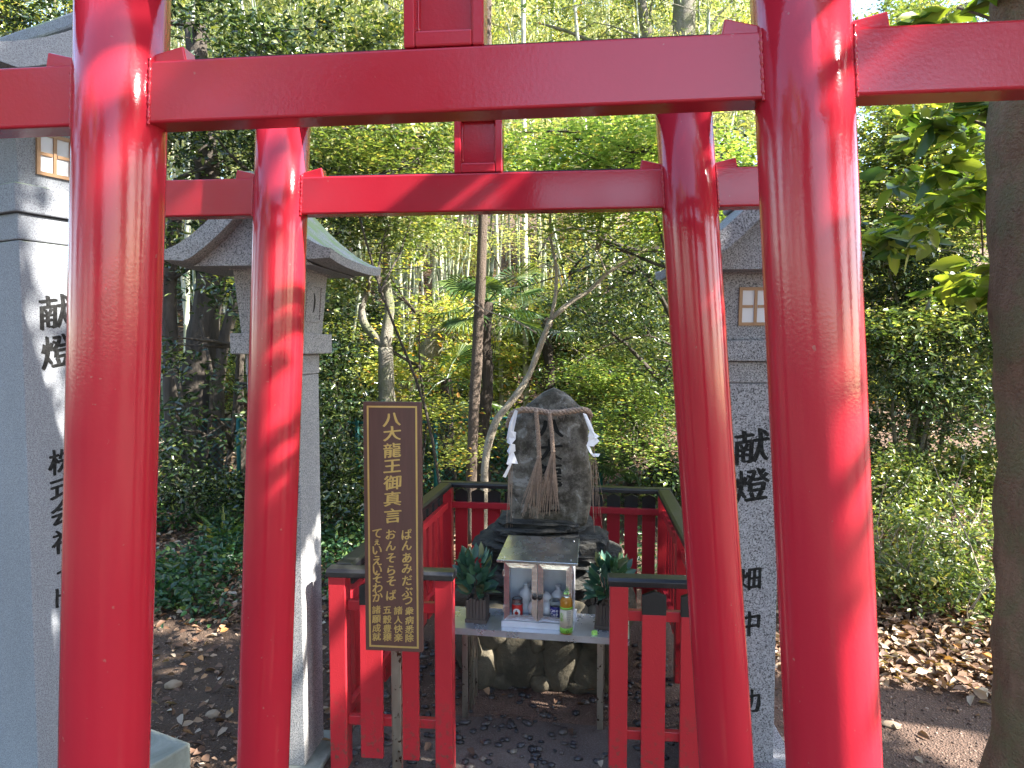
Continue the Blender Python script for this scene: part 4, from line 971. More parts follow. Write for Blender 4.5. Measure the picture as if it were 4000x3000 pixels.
# far wall of canopy up the hill: (photo column, distance, scale, kind)
for px, Y, s, kk in [(-500, 30, 1.2, 'B'), (-100, 24, 1.1, 'C'), (250, 31, 1.3, 'B'), (520, 25, 1.15, 'A'), (900, 32, 1.2, 'B'), (1150, 26, 1.1, 'A'), (1500, 33, 1.2, 'B'), (1800, 28, 1.15, 'B'), (2060, 34, 1.1, 'B'), (2300, 27, 1.0, 'A'),
                      (2600, 34, .95, 'B'), (2900, 29, .62, 'A'), (3250, 33, .66, 'B'), (3550, 26, .8, 'A'), (3900, 31, 1.0, 'B'), (4300, 27, 1.0, 'A'), (4700, 30, 1.1, 'B'),
                      (-300, 16, .9, 'C'), (100, 16.5, .85, 'B'), (600, 18, .8, 'B'), (3650, 21, .75, 'A'),
                      (1000, 20, .8, 'A'), (2750, 21, .7, 'A'), (2250, 22, .75, 'B'), (1650, 21.5, .75, 'B')]:
    pr, lab = {'A': (pA, LA), 'B': (pB, LB), 'C': (pC, LC)}[kk]
    place(pr, pxX(px, Y), Y, s, lab)
# trees around and behind the camera (they light and mirror in the gates; clear gap to the sky on the right behind)
for x, y, s, kk in [(-9, -4, 1.1, 'A'), (-5, -11, 1.2, 'C'), (-12, 3, 1.2, 'C'), (-14, 10, 1.2, 'A'), (-8, -15, 1.1, 'A'), (-10, -10, 1.3, 'B'), (14, -14, .9, 'A'), (19, -5, 1.0, 'C'), (-13, -3, 1.2, 'C'), (8, -8, .9, 'C'), (9.5, -12, 1.1, 'A'), (-3.4, -9, .8, 'C')]:
    pr = {'A': pA, 'B': pB, 'C': pC}[kk]; place(pr, x, y, s, 'large woodland tree standing behind the viewpoint')

# ---- bamboo grove
BG = 'bamboo stems of the grove on the slope'
def bamboo(seed, H, r, lean):
    rn = random.Random(seed); root = thing('bamboo', 'slender pale green bamboo stem in the grove behind the shrine', 'bamboo', (0, 0, 0), 0, BG)
    mb = MB(); n = int(H / .32); pts = []; rs = []
    for i in range(n + 1):
        z = H * i / n; x = lean * (z / H) ** 2.2 * H; rr = r * (1 - .75 * (z / H) ** 1.5)
        pts += [(x, 0, z - .012), (x, 0, z), (x, 0, z + .012)]; rs += [rr * .97, rr * 1.14, rr * .95]
    mb.tube(pts, rs, 7); mb.build('culm', 'bamboo_culm', root, True, smooth=True)
    bl = []
    for i in range(5):
        h = .36 + .6 * rn.random(); x = lean * h ** 2.2 * H; a = rn.uniform(0, 6.28); rr = rn.uniform(.1, .7)
        bl.append((x + rr * math.cos(a), rr * math.sin(a), H * h, .55, .55, .28, 6))
    mb = MB()
    for b_ in bl:
        x0 = lean * (b_[2] / H) ** 2.2 * H; mb.tube([(x0, 0, b_[2] - .25), ((x0 + b_[0]) / 2, b_[1] / 2, b_[2] - .05), (b_[0], b_[1], b_[2])], [.008, .006, .003], 4)
    mb.build('branch', 'bamboo_culm', root, True)
    crown('foliage', 'leaf_bamboo', root, bl, .13, .16, 5, 9, .14, .35, .05, seed, world=False, down=.35)
    return root
bps = [bamboo(31, 7.5, .034, .05), bamboo(32, 8.5, .042, -.04), bamboo(33, 6.5, .030, .09), bamboo(34, 8.0, .038, .015)]
used = set(); nbm = 0; rb2 = random.Random(44)
for i in range(290):
    Y = 8.6 + 11.5 * rb2.random() ** .85; px = rb2.choice([rb2.uniform(1180, 2750), rb2.uniform(1180, 2000), rb2.uniform(600, 1300), rb2.uniform(2300, 3300)])
    if px > 2750 and rb2.random() < .5: continue
    x = pxX(px, Y); k = rb2.randrange(4); pr = bps[k]
    if k not in used: used.add(k); o = pr
    else: o = copytree(pr)
    s = rb2.uniform(.8, 1.25); o.location = (x, Y, gz(x, Y) - .05); o.scale = (s * rb2.uniform(.55, .95),) * 2 + (s,)
    o.rotation_euler = (rb2.gauss(0, .045) + (.25 if rb2.random() < .05 else 0), rb2.gauss(0, .05) + (rb2.choice([-.35, .3]) if rb2.random() < .07 else 0), rb2.uniform(0, 6.28))

# undergrowth bushes on the slope
UG = 'bushes growing between the bamboo'
pb = []
for k, (mt, L_, sd_) in enumerate((('leaf_mid', .08, 301), ('leaf_yellow', .075, 302), ('leaf_dark', .08, 303))):
    pb.append(tree('bush', 'leafy bush among the bamboo on the slope behind the shrine', 'bush', (0, 0, 0), [([(0, 0, -.1), (.1, 0, .5), (.3, .1, 1.2)], .02, .006), ([(0, 0, -.1), (-.1, .05, .5), (-.35, -.1, 1.1)], .02, .006)],
        [(.0, 0, .5, .6, .6, .35, 16), (.35, .1, 1.05, .5, .5, .35, 14), (-.4, -.1, 1.0, .5, .5, .35, 14), (0, 0, 1.5, .5, .5, .3, 12)], mt, 'bark_grey', UG, sd_, L_, .42, 6, 10, .14, .5, .04))
ru = random.Random(8); u1 = set()
for i in range(60):
    Y = ru.uniform(8.2, 19); px = ru.choice([ru.uniform(-200, 1300), ru.uniform(1300, 2700), ru.uniform(2300, 4200)]); x = pxX(px, Y); k = ru.choice((0, 1, 1, 2, 0))
    if k not in u1: u1.add(k); o = pb[k]
    else: o = copytree(pb[k])
    s = ru.uniform(.6, 1.25); o.location = (x, Y, gz(x, Y) - .05); o.scale = (s, s, s); o.rotation_euler = (0, 0, ru.uniform(0, 6.28))

# ---- named trees read off the photograph
# straight dark trunk right of the sign
def S_(pts, Y, r0, r1): return ([tuple(P(x, y, Y if not isinstance(Y, (list, tuple)) else Y[i])) for i, (x, y) in enumerate(pts)], r0, r1)
b = T(pxX(1838, 6.3), 6.3)
tree('straight_trunk_tree', 'tree with a straight dark brown trunk rising just right of the sign', 'tree', b, [([tuple(b)] + S_([(1842, 1800), (1862, 1400), (1880, 1050), (1896, 600), (1905, 100), (1900, -500)], 6.3, 0, 0)[0], .053, .036)],
     [B(1900, -250, 6.3, 500, 200, 1.0, 30), B(1500, 40, 6.4, 250, 90, .7, 12), B(1350, 500, 5.9, 260, 110, .7, 15), B(1620, 560, 5.8, 200, 70, .6, 14)], 'leaf_mid', 'bark_brown', seed=51, L=.075)
# hairy palm
def palm(label, px, Y, ytop, fronds, r=.06, seed=1, grp=None):
    base = T(pxX(px[0], Y), Y); root = thing('fan_palm', label, 'palm', tuple(base), 0, grp); rn = random.Random(seed)
    top = P(px[1], ytop, Y); mid = (base + top) / 2 + Vector((.03, 0, 0)); mb = MB()
    q = [base.lerp(top, i / 14) + Vector((.02 * math.sin(i * .9), 0, 0)) for i in range(15)]
    mb.tube(q, [r * (1 + .12 * math.sin(i * 2.6)) for i in range(15)], 10, jit=.5)
    for i in range(110):
        p = base.lerp(top, rn.uniform(.15, 1)); a = rn.uniform(0, 6.28); d = Vector((math.cos(a), math.sin(a), 0)); e = p + d * rn.uniform(.9, 1.9) * r + Vector((0, 0, -rn.uniform(.05, .22)))
        mb.tube([p, p + d * r * 1.1 + Vector((0, 0, .01)), e], [.006, .005, .001], 4)
    mb.build('trunk', 'palm_fibre', root, smooth=True)
    for i in range(fronds):
        a = 6.28 * i / fronds + rn.uniform(-.3, .3); el = rn.uniform(-.5, .9); L = rn.uniform(.32, .52)
        d = Vector((math.cos(a) * math.cos(el), math.sin(a) * math.cos(el), math.sin(el))); hub = top + d * L + Vector((0, 0, -.12 * L))
        side = d.cross(Vector((0, 0, 1))).normalized(); up = side.cross(d).normalized(); up = (up + d * rn.uniform(-.9, .3)).normalized()
        mb = MB(); mb.tube([top, top.lerp(hub, .5) + Vector((0, 0, .04)), hub], [.009, .007, .006], 5)
        nb = 22; FR_ = rn.uniform(.28, .38)
        for j in range(nb):
            t_ = R(-125 + 250 * j / (nb - 1)); v = d * math.cos(t_) + side * math.sin(t_)
            tip = hub + v * FR_ * (1 - .12 * abs(math.sin(t_))) + Vector((0, 0, -.10 * rn.random() - .03)); w_ = v.cross(up).normalized() * .011
            m_ = hub + v * FR_ * .62
            mb.add([hub, m_ - w_ + up * .004, tip, m_ + w_ + up * .004, m_ - up * .006], [(0, 1, 4), (1, 2, 4), (4, 2, 3), (0, 4, 3)])
        mb.build('frond', 'leaf_palm', root)
    return root
palm('hairy trunked fan palm immediately behind the straight dark trunk', (1880, 1905), 6.9, 1180, 13, .062, 3)
palm('fan palm with drooping green fronds left of the stele', (1760, 1745), 7.6, 1480, 9, .05, 4)
palm('low fan palm right of the stele behind the fence', (2470, 2460), 7.0, 1890, 10, .05, 6)
palm('fan palm high behind the pale slender tree', (2150, 2140), 8.2, 1240, 10, .055, 8)
# pale slender forked tree behind the stele
Y5 = 5.7; b = T(pxX(1885, Y5), Y5)
tree('slender_tree', 'pale slender curving tree forking above the stele', 'tree', b,
     [([tuple(b)] + [tuple(U(x, y, Y5)) for x, y in ((1046, 1030), (1052, 965), (1072, 905), (1110, 862), (1142, 815), (1163, 755), (1190, 690))], .034, .022),
      ([tuple(U(x, y, Y5)) for x, y in ((1190, 690), (1200, 640), (1203, 580), (1190, 520), (1188, 470), (1195, 400), (1180, 300))], .017, .008),
      ([tuple(U(x, y, Y5)) for x, y in ((1190, 690), (1232, 652), (1275, 628), (1310, 590), (1360, 560), (1415, 530), (1480, 500))], .020, .008),
      ([tuple(U(x, y, Y5)) for x, y in ((1160, 720), (1110, 690), (1050, 672), (1000, 640))], .008, .004),
      ([tuple(U(x, y, Y5)) for x, y in ((1310, 590), (1290, 540), (1230, 500), (1200, 480))], .007, .003),
      ([tuple(U(x, y, Y5)) for x, y in ((1203, 580), (1150, 560), (1080, 545))], .006, .003)],
     [B(2400, 760, 5.4, 330, 90, .5, 20), B(2150, 650, 5.3, 280, 80, .5, 18), B(2500, 560, 5.2, 260, 70, .5, 16)], 'leaf_maple', 'bark_pale', seed=53, L=.06, flat=.85, clump=.12, W=.5)
# Y shaped tree behind the sign
Y7 = 6.9; b = T(pxX(1510, Y7), Y7)
tree('forked_tree', 'forked grey tree with a kinked left limb standing behind the sign', 'tree', b,
     [([tuple(b)] + [tuple(U(x, y, Y7)) for x, y in ((836, 900), (834, 820), (832, 750))], .085, .072),
      ([tuple(U(x, y, Y7)) for x, y in ((832, 750), (810, 725), (786, 700), (780, 665), (795, 625), (800, 570))], .046, .026),
      ([tuple(U(x, y, Y7)) for x, y in ((832, 750), (838, 700), (842, 660), (832, 610), (838, 540), (830, 430), (850, 250))], .060, .024),
      ([tuple(U(x, y, Y7)) for x, y in ((842, 668), (832, 650), (822, 638))], .022, .015)],
     [B(1500, 480, 7.0, 240, 110, .8, 20), B(1280, 620, 6.6, 150, 80, .6, 14), B(1600, 900, 7.0, 220, 90, .6, 14), B(1390, 1080, 7.0, 130, 70, .5, 8)], 'leaf_mid', 'bark_grey', seed=54, L=.07)
# leaning cut trunk
Y8 = 8.2; b = T(pxX(1480, Y8), Y8)
tree('leaning_tree', 'thick mossy trunk leaning right to a sawn off top', 'tree', b, [([tuple(P(1530, 1640, Y8)), tuple(P(1640, 1480, Y8)), tuple(P(1700, 1330, Y8)), tuple(P(1730, 1200, Y8))], .15, .11), ([tuple(P(1700, 1330, Y8)), tuple(P(1770, 1270, Y8))], .07, .06)], [], 'leaf_mid', 'bark_grey', seed=55, limb=False, seg=14)
# dark many stemmed tree between the left pillars
YD = 7.6
stems = [([tuple(T(pxX(x0, YD), YD + dy))] + [tuple(P(x1, y1, YD + dy)) for x1, y1 in mid_], r0, r1) for x0, dy, mid_, r0, r1 in
    [(770, 0, ((765, 1600), (790, 1300), (850, 1000), (800, 600), (760, 100)), .20, .10), (700, -.2, ((670, 1500), (660, 1100), (700, 700)), .09, .06), (850, -.1, ((850, 1500), (880, 1300), (960, 1050), (1010, 700)), .07, .05), (900, .3, ((930, 1500), (960, 1200), (950, 900)), .05, .03),
     (800, -.4, ((740, 1650), (680, 1450), (640, 1250)), .03, .02), (800, -.3, ((820, 1700), (830, 1450), (780, 1250)), .025, .015), (920, -.6, ((905, 1750), (925, 1500), (930, 1350)), .028, .018)]]
tree('dark_trunk_tree', 'old dark many stemmed tree between the two left pillars', 'tree', T(pxX(770, YD), YD), stems,
     [B(700, 650, 7.2, 260, 130, .9, 16), B(900, 520, 7.0, 260, 110, .9, 14), B(850, 150, 7.2, 420, 150, 1.0, 24), B(1250, 200, 7.0, 330, 130, .9, 18), B(250, 100, 7.4, 300, 100, .9, 22), B(650, 950, 7.0, 130, 160, .6, 7), B(1010, 1150, 6.4, 90, 130, .5, 4), B(700, 1350, 6.4, 110, 90, .5, 3), B(1000, 1550, 6.2, 110, 120, .5, 4), B(720, 1650, 6.2, 90, 80, .5, 3),
      B(1180, 700, 6.6, 120, 120, .5, 12), B(1330, 880, 6.6, 120, 100, .5, 9)], 'leaf_dark', 'bark_dark', seed=56, L=.085, rl=.022)
# maple layers
def maple(label, bx, Y, blobs, seed, mat='leaf_maple', L=.05):
    b = T(pxX(bx, Y), Y); top = Vector(blobs[0][:3])
    return tree('maple_tree', label, 'maple', b, [([tuple(b), tuple(b.lerp(top, .4) + Vector((.1, .1, .1))), tuple(b.lerp(top, .75)), tuple(top)], .016, .007)], blobs, mat, 'bark_dark', 'maples with layered light green leaves', seed, L, .5, 6, 14, .13, .88, .04, rl=.010)
maple('bright maple in flat light green layers right behind the stele', 2560, 7.0, [B(2420, 1480, 6.8, 220, 26, .5, 17), B(2560, 1540, 6.6, 170, 24, .5, 14), B(2300, 1450, 7.0, 160, 22, .4, 11), B(2500, 1620, 6.6, 200, 30, .5, 14), B(2380, 1700, 6.5, 170, 40, .4, 10), B(2580, 1760, 6.5, 130, 50, .4, 8)], 61)
maple('maple spreading flat green sprays over the gate opening', 2900, 6.0, [B(2500, 600, 4.9, 280, 40, .5, 18), B(2300, 720, 4.8, 260, 36, .4, 16), B(2700, 880, 5.2, 200, 40, .4, 12), B(2150, 560, 5.0, 200, 30, .4, 10), B(2450, 900, 5.4, 260, 34, .4, 12), B(2900, 640, 5.0, 120, 60, .4, 8)], 62, 'leaf_maple', .055)
maple('maple with pale sprays beside the sign and forked tree', 1620, 7.4, [B(1640, 1240, 7.2, 150, 26, .4, 8), B(1450, 1020, 7.0, 130, 24, .4, 7), B(1720, 1600, 6.8, 110, 26, .4, 7), B(1780, 1760, 6.6, 110, 30, .4, 7), B(1600, 1440, 7.6, 110, 26, .4, 6), B(1350, 1300, 7.6, 90, 22, .4, 5)], 63, 'leaf_yellow', .05)
maple('maple high up the slope with pale yellow leaves behind the slender tree', 2250, 9.2, [B(1900, 930, 8.6, 260, 50, .6, 14), B(2300, 980, 8.6, 300, 60, .6, 16), B(1480, 880, 8.8, 240, 50, .6, 12), B(2120, 1170, 9, 260, 50, .6, 12), B(2480, 1330, 8.4, 180, 60, .6, 9)], 65, 'leaf_bamboo', .05)
maple('maple with yellow green sprays left of the straight trunk, high up', 1750, 6.4, [B(1380, 760, 5.6, 160, 30, .4, 12), B(1560, 620, 5.6, 200, 36, .4, 14), B(1700, 740, 5.8, 120, 24, .4, 8), B(1620, 850, 6.2, 160, 24, .4, 7)], 64, 'leaf_mid', .055)
# dark fine branched shrub tree on the right of centre
Yr = 6.4; b = T(pxX(2780, Yr), Yr)
tree('camellia_tree', 'dark fine leaved tree with crooked black branches right of the stele', 'tree', b,
     [([tuple(b)] + [tuple(U(x, y, Yr)) for x, y in ((1480, 900), (1430, 830), (1370, 760), (1300, 700), (1240, 660))], .03, .008),
      ([tuple(U(x, y, Yr)) for x, y in ((1480, 900), (1475, 760), (1440, 660), (1400, 600), (1330, 560))], .03, .01),
      ([tuple(U(x, y, Yr)) for x, y in ((1480, 640), (1430, 600), (1360, 590), (1290, 570), (1230, 590), (1200, 640))], .018, .006),
      ([tuple(U(x, y, Yr)) for x, y in ((1440, 530), (1380, 545), (1310, 520), (1250, 490), (1190, 500), (1160, 560))], .022, .008),
      ([tuple(U(x, y, Yr)) for x, y in ((1400, 600), (1330, 520), (1270, 470), (1180, 450))], .010, .004),
      ([tuple(U(x, y, Yr)) for x, y in ((1475, 760), (1400, 720), (1340, 735), (1280, 760))], .014, .005)],
     [B(2440, 1100, 6.3, 160, 110, .5, 13), B(2560, 1260, 6.3, 130, 110, .5, 12), B(2330, 1230, 6.4, 130, 80, .5, 8), B(2560, 950, 6.3, 130, 90, .5, 9), B(2260, 1010, 6.5, 120, 70, .5, 6), B(2660, 1450, 6.2, 100, 100, .5, 8)], 'leaf_dark', 'bark_dark', seed=57, L=.055, rl=.010)
# pale trunks seen through the top of the frame
for px0, px1, Y, r, lab in ((2560, 2380, 10.5, .095, 'pale leaning trunk crossing the top of the frame left of the thick sunlit trunk'), (2670, 2690, 10.0, .17, 'thick sunlit pale trunk at the top of the frame beside the right pillar')):
    b = T(pxX(2640, Y), Y); top = P(px1, -500, Y)
    tree('pale_trunk_tree', lab, 'tree', b, [([tuple(b), tuple(b + Vector((0, 0, 2.0))), tuple(P(px0, 250, Y)), tuple(top)], r * 1.1, r * .8)],
         [B(px1 + 250, -100, Y, 320, 150, 1.0, 14), B(px1 - 350, 80, Y + .5, 320, 90, 1.0, 14), B(px1 + 450, 190, Y, 140, 60, .8, 8)], 'leaf_yellow' if r < .1 else 'leaf_mid', 'bark_grey', seed=int(r * 1000), L=.08, rl=.03, seg=14)

# ---- right hand hedge of glossy shrubs
HB = 'glossy evergreen shrubs along the right-hand bank'
def shrub(label, px, Y, blobs, mat, seed, L=.06, name='evergreen_shrub', grp=HB, **kw):
    b = T(pxX(px, Y), Y); st = []; rn = random.Random(seed)
    for i in range(5):
        tp = Vector(rn.choice(blobs)[:3]); st.append(([tuple(b + Vector((rn.uniform(-.2, .2), rn.uniform(-.2, .2), 0))), tuple(b.lerp(tp, .5) + Vector((rn.uniform(-.2, .2), rn.uniform(-.1, .1), 0))), tuple(tp)], .025, .008))
    return tree(name, label, 'shrub', b, st, [(*q[:6], int(q[6] * 1.9)) for q in blobs], mat, 'bark_grey', grp, seed, L, .42, 6, 14, .14, kw.pop('flat', .4), .035, rl=.010, seg=7, **kw)
shrub('tall glossy shrub with small dark leaves right of the nearer right pillar', 3560, 6.6, [B(3500, 1050, 6.6, 230, 180, .7, 38), B(3750, 1200, 6.4, 200, 200, .7, 38), B(3480, 1400, 6.3, 200, 160, .6, 32), B(3750, 1600, 6.2, 180, 150, .6, 22)], 'leaf_gloss', 71, .062)
shrub('mid green leafy shrub high beside the right pillar above the dark glossy one', 3600, 6.9, [B(3450, 750, 6.7, 220, 130, .7, 22), B(3650, 620, 6.7, 220, 120, .7, 22), B(3500, 500, 6.9, 180, 100, .6, 14), B(3700, 880, 6.4, 170, 90, .6, 16), B(3450, 980, 6.3, 130, 70, .5, 10), B(3620, 1250, 6.0, 120, 50, .4, 8), B(3420, 1300, 6.0, 80, 50, .4, 5), B(3440, 200, 8, 160, 110, .7, 10), B(3620, 300, 8, 180, 90, .7, 12), B(3480, 60, 9, 90, 40, .5, 4)], 'leaf_mid', 77, .075, flat=.7)
shrub('mid green shrub spilling low over the leaf bank behind the right pillar', 3560, 6.0, [B(3520, 2120, 5.8, 150, 90, .5, 22), B(3720, 2230, 5.6, 130, 90, .5, 18), B(3500, 1900, 6.0, 140, 120, .5, 20), B(3850, 2050, 5.8, 130, 120, .5, 18), B(3600, 2300, 5.5, 110, 60, .4, 10), B(3950, 2300, 5.3, 110, 100, .5, 12), B(3470, 2250, 4.75, 90, 90, .3, 7), B(3640, 2270, 4.7, 110, 80, .3, 6), B(3820, 2300, 4.6, 90, 90, .3, 5), B(3920, 2380, 4.4, 70, 80, .25, 5), B(3560, 2100, 5.1, 130, 90, .35, 5), B(3800, 2120, 5.0, 130, 90, .35, 6)], 'leaf_mid', 72, .055)
shrub('dark shrub low behind the right stone lantern', 3000, 6.6, [B(2650, 1900, 6.6, 90, 120, .5, 12), B(2950, 1500, 7.2, 120, 200, .6, 16), B(3050, 2000, 6.8, 140, 140, .5, 14), B(3300, 1700, 7.0, 140, 220, .6, 22), B(2800, 700, 7.2, 100, 160, .6, 14), B(3400, 250, 8, 150, 90, .8, 14)], 'leaf_dark', 73, .065)
shrub('tall dark shrub mass behind the near right trunk', 4150, 6.2, [B(3980, 1500, 6.4, 150, 220, .7, 24), B(4150, 1100, 6.4, 200, 250, .7, 24), B(4150, 1900, 6.0, 180, 200, .6, 20), B(4050, 600, 6.6, 220, 200, .7, 20), B(3780, 1850, 6.3, 120, 120, .5, 14)], 'leaf_mid', 74, .065)
shrub('dark leafy shrub low between the farther left pillar and the sign', 1310, 7.0, [B(1300, 1560, 6.8, 90, 80, .5, 12), B(1300, 1750, 6.6, 90, 80, .5, 11), B(1340, 1920, 6.4, 80, 60, .5, 10), B(1290, 1380, 6.9, 70, 80, .5, 8)], 'leaf_dark', 75, .07)
shrub('dark leafy shrub at the foot of the old dark tree', 800, 6.6, [B(760, 1900, 6.5, 180, 40, .5, 7), B(980, 1930, 6.4, 120, 40, .5, 5), B(620, 1800, 6.5, 70, 90, .5, 5)], 'leaf_dark', 76, .07)
tw = thing('dead_twigs', 'tangle of pale bare twigs among the shrubs behind the leaf bank', 'twigs', tuple(T(2.6, 4.9)))
rw = random.Random(17)
for i in range(16):
    x, y = 2.6 + rw.gauss(0, .75), 4.85 + rw.gauss(0, .3); a = T(x, y); e = a + Vector((rw.uniform(-.5, .5), rw.uniform(-.2, .2), rw.uniform(.35, 1.3)))
    mb = MB(); pp = limbpath(a, e, 7, .12, rn=rw); mb.tube(pp, taper(.008, .002, 8), 5)
    for j in range(3): q = pp[rw.randint(2, 6)]; mb.tube(limbpath(q, q + Vector((rw.uniform(-.25, .25), rw.uniform(-.1, .1), rw.uniform(.0, .35))), 4, .1, rn=rw), taper(.004, .0015, 5), 4)
    mb.build('twig', 'bark_pale', tw, smooth=True)
# tree trunk at the right edge with large leaves hanging in
YN = 2.55
cen = lambda px, py: P(px, py, YN)
pts = [T(1.89, YN)] + [cen(x, y) for x, y in ((4068, 3000), (4076, 2700), (4084, 2300), (4098, 1900), (4082, 1500), (4058, 1180), (4066, 850), (4040, 450), (4066, 50), (4150, -700), (4230, -1500))]
nb_ = [B(3700, 480, 2.9, 170, 60, .3, 9), B(3800, 800, 2.8, 120, 110, .3, 9), B(3820, 1120, 2.8, 90, 110, .25, 8), B(3640, 700, 3.2, 130, 70, .3, 7), B(3760, 40, 2.8, 130, 50, .3, 6), B(3560, 930, 3.6, 130, 60, .3, 7)]
tr = tree('near_trunk_tree', 'near tree with a thick brown trunk cut by the right edge and big hanging leaves', 'tree', T(1.93, YN),
          [([tuple(p) for p in pts], .165, .14), ([tuple(cen(4010, 950)), tuple(P(3960, 640, 2.6)), tuple(P(3860, 480, 2.75)), tuple(P(3700, 460, 2.9))], .012, .004), ([tuple(cen(4020, 560)), tuple(P(3900, 680, 2.7)), tuple(P(3830, 800, 2.8)), tuple(P(3840, 1000, 2.8))], .008, .003), ([tuple(cen(4050, 300)), tuple(P(3900, 80, 2.7)), tuple(P(3740, 30, 2.8))], .010, .004)],
          None, 'leaf_big', 'bark_near', seed=81, seg=28, jit=.18)
rng = np.random.default_rng(5)
Tt = blobs_pts(rng, [(a, b_, c_, d_ * .9, e_, f_ * .9, max(2, int(n_ * 1.3))) for a, b_, c_, d_, e_, f_, n_ in nb_], 2, .05)
pos, d, nr, LL, WW = rosettes(rng, Tt, 5, .125, .42, .62, .008, .25); pos = pos - np.array(WM[tr.name].translation)
link('hanging_leaves', leafmesh('hanging_leaves', pos, d, nr, LL, WW, .10, .10), 'leaf_big', tr)
# canopy of that tree, high to the right: unseen, gaps cut along the sun to place the dapples
HOLES = []
def hole(px, py, Y, r, ry=None): HOLES.append((P(px, py, Y), r, ry or r))
e1 = Vector((-SD.y, SD.x, 0)).normalized(); e2 = SD.cross(e1).normalized()
for a in [(430, 60, 1.33, .05, .12), (400, 380, 1.33, .03, .08), (395, 600, 1.33, .02, .08), (3290, 150, 1.22, .06, .16), (3300, 520, 1.22, .05, .10), (3350, 1620, 1.22, .08, .15), (3400, 2850, 1.22, .12, .2), (3420, 2200, 1.22, .03, .06),
          (1110, 560, 2.2, .04, .14), (1100, 900, 2.2, .04, .06), (1085, 1180, 2.2, .05, .14), (1075, 1460, 2.2, .03, .06), (1060, 1850, 2.2, .05, .09), (2770, 560, 2.1, .03, .09), (2790, 1085, 2.1, .035, .05), (2800, 1290, 2.1, .03, .045),
          (1490, 770, 2.15, .035, .07), (190, 1080, 2.75, .08, .16), (170, 1250, 2.75, .05, .15), (150, 1480, 2.75, .04, .10), (190, 1650, 2.75, .05, .08), (150, 1850, 2.75, .03, .1), (200, 760, 2.75, .03, .05), (220, 250, 2.7, .05, .05), (1700, 2150, 4.2, .12, .16), (1420, 2440, 3.4, .08, .22),
          (720, 2840, 3.4, .35, .35), (800, 2650, 3.9, .2, .3), (2100, 2850, 3.4, .12, .12), (700, 2780, 3.55, .02, .22), (860, 2830, 3.4, .015, .2), (760, 2870, 3.3, .02, .26), (650, 2700, 3.8, .02, .2), (880, 2720, 3.7, .012, .16), (860, 2950, 3.15, .05, .22), (700, 2640, 4.0, .015, .2), (2050, 2800, 3.6, .2, .04), (2150, 2950, 3.2, .12, .03), (3600, 2600, 4.6, .5, .25), (3750, 2450, 5, .4, .3), (3600, 2800, 3.7, .2, .1),
          (850, 2230, 6, .25, .15), (950, 2150, 6.2, .2, .1), (760, 2300, 5.7, .15, .1), (1190, 2800, 2.9, .03, .15), (2330, 1700, 3.9, .04, .08), (2680, 2200, 3.6, .1, .2), (2000, 2400, 3.3, .06, .06), (3850, 1050, 2.8, .25, .3), (3750, 500, 2.9, .25, .15), (3550, 2900, 3.3, .25, .08), (3700, 2950, 3.2, .12, .12), (3480, 2750, 3.9, .12, .2), (110, 2300, 2.75, .04, .2)]: hole(*a)
def sunmask(Tp):
    keep = np.ones(len(Tp), bool)
    for i, p in enumerate(Tp):
        v = Vector(p); a_, b_ = v.dot(e1), v.dot(e2)
        if noise.noise(Vector((a_ * 1.5, b_ * 1.5, 4.2))) > .33: keep[i] = False; continue
        for h_, r_, ry_ in HOLES:
            if ((a_ - h_.dot(e1)) / (r_ + .07)) ** 2 + ((b_ - h_.dot(e2)) / (ry_ + .07)) ** 2 < 1: keep[i] = False; break
    return keep
can = []
rc = random.Random(SEEDC)
for i in range(NCAN):
    can.append((rc.uniform(1.6, 7.5), rc.uniform(-3.6, 3.6), rc.uniform(3.9, 6.6), rc.uniform(.35, .7), rc.uniform(.35, .7), rc.uniform(.2, .35), rc.randint(4, 8)))
crown('crown', 'leaf_big', tr, can, .10, .48, 5, 9, .17, .6, .05, 82, mask=sunmask)
mb = MB()
for i in range(26):
    b_ = can[i]; st = Vector(pts[-2]); mb.tube(limbpath(st, b_[:3], 6, .1, rn=rc), taper(.035, .006, 7), 6)
mb.build('limb', 'bark_near', tr, smooth=True)
# second shade tree farther right, unseen, added to break up the sunlight
tr2 = thing('shade_tree', 'tall leafy tree outside the frame on the right shading the gates', 'tree', tuple(T(6.6, 2.2)))
MB().tube([tuple(T(6.6, 2.2)), (6.5, 2.2, 3), (6.7, 2.0, 7), (6.4, 2, 10)], [.24, .2, .14, .05], 14, jit=.2).build('trunk', 'bark_grey', tr2, smooth=True)
can2 = []
for i in range(NCAN2): can2.append((rc.uniform(4.5, 10), rc.uniform(-4.5, 2.9), rc.uniform(5.0, 10.0), rc.uniform(.5, .9), rc.uniform(.5, .9), rc.uniform(.3, .5), rc.randint(4, 8)))
crown('crown', 'leaf_mid', tr2, can2, .11, .48, 6, 12, .22, .5, .05, 83, mask=sunmask)

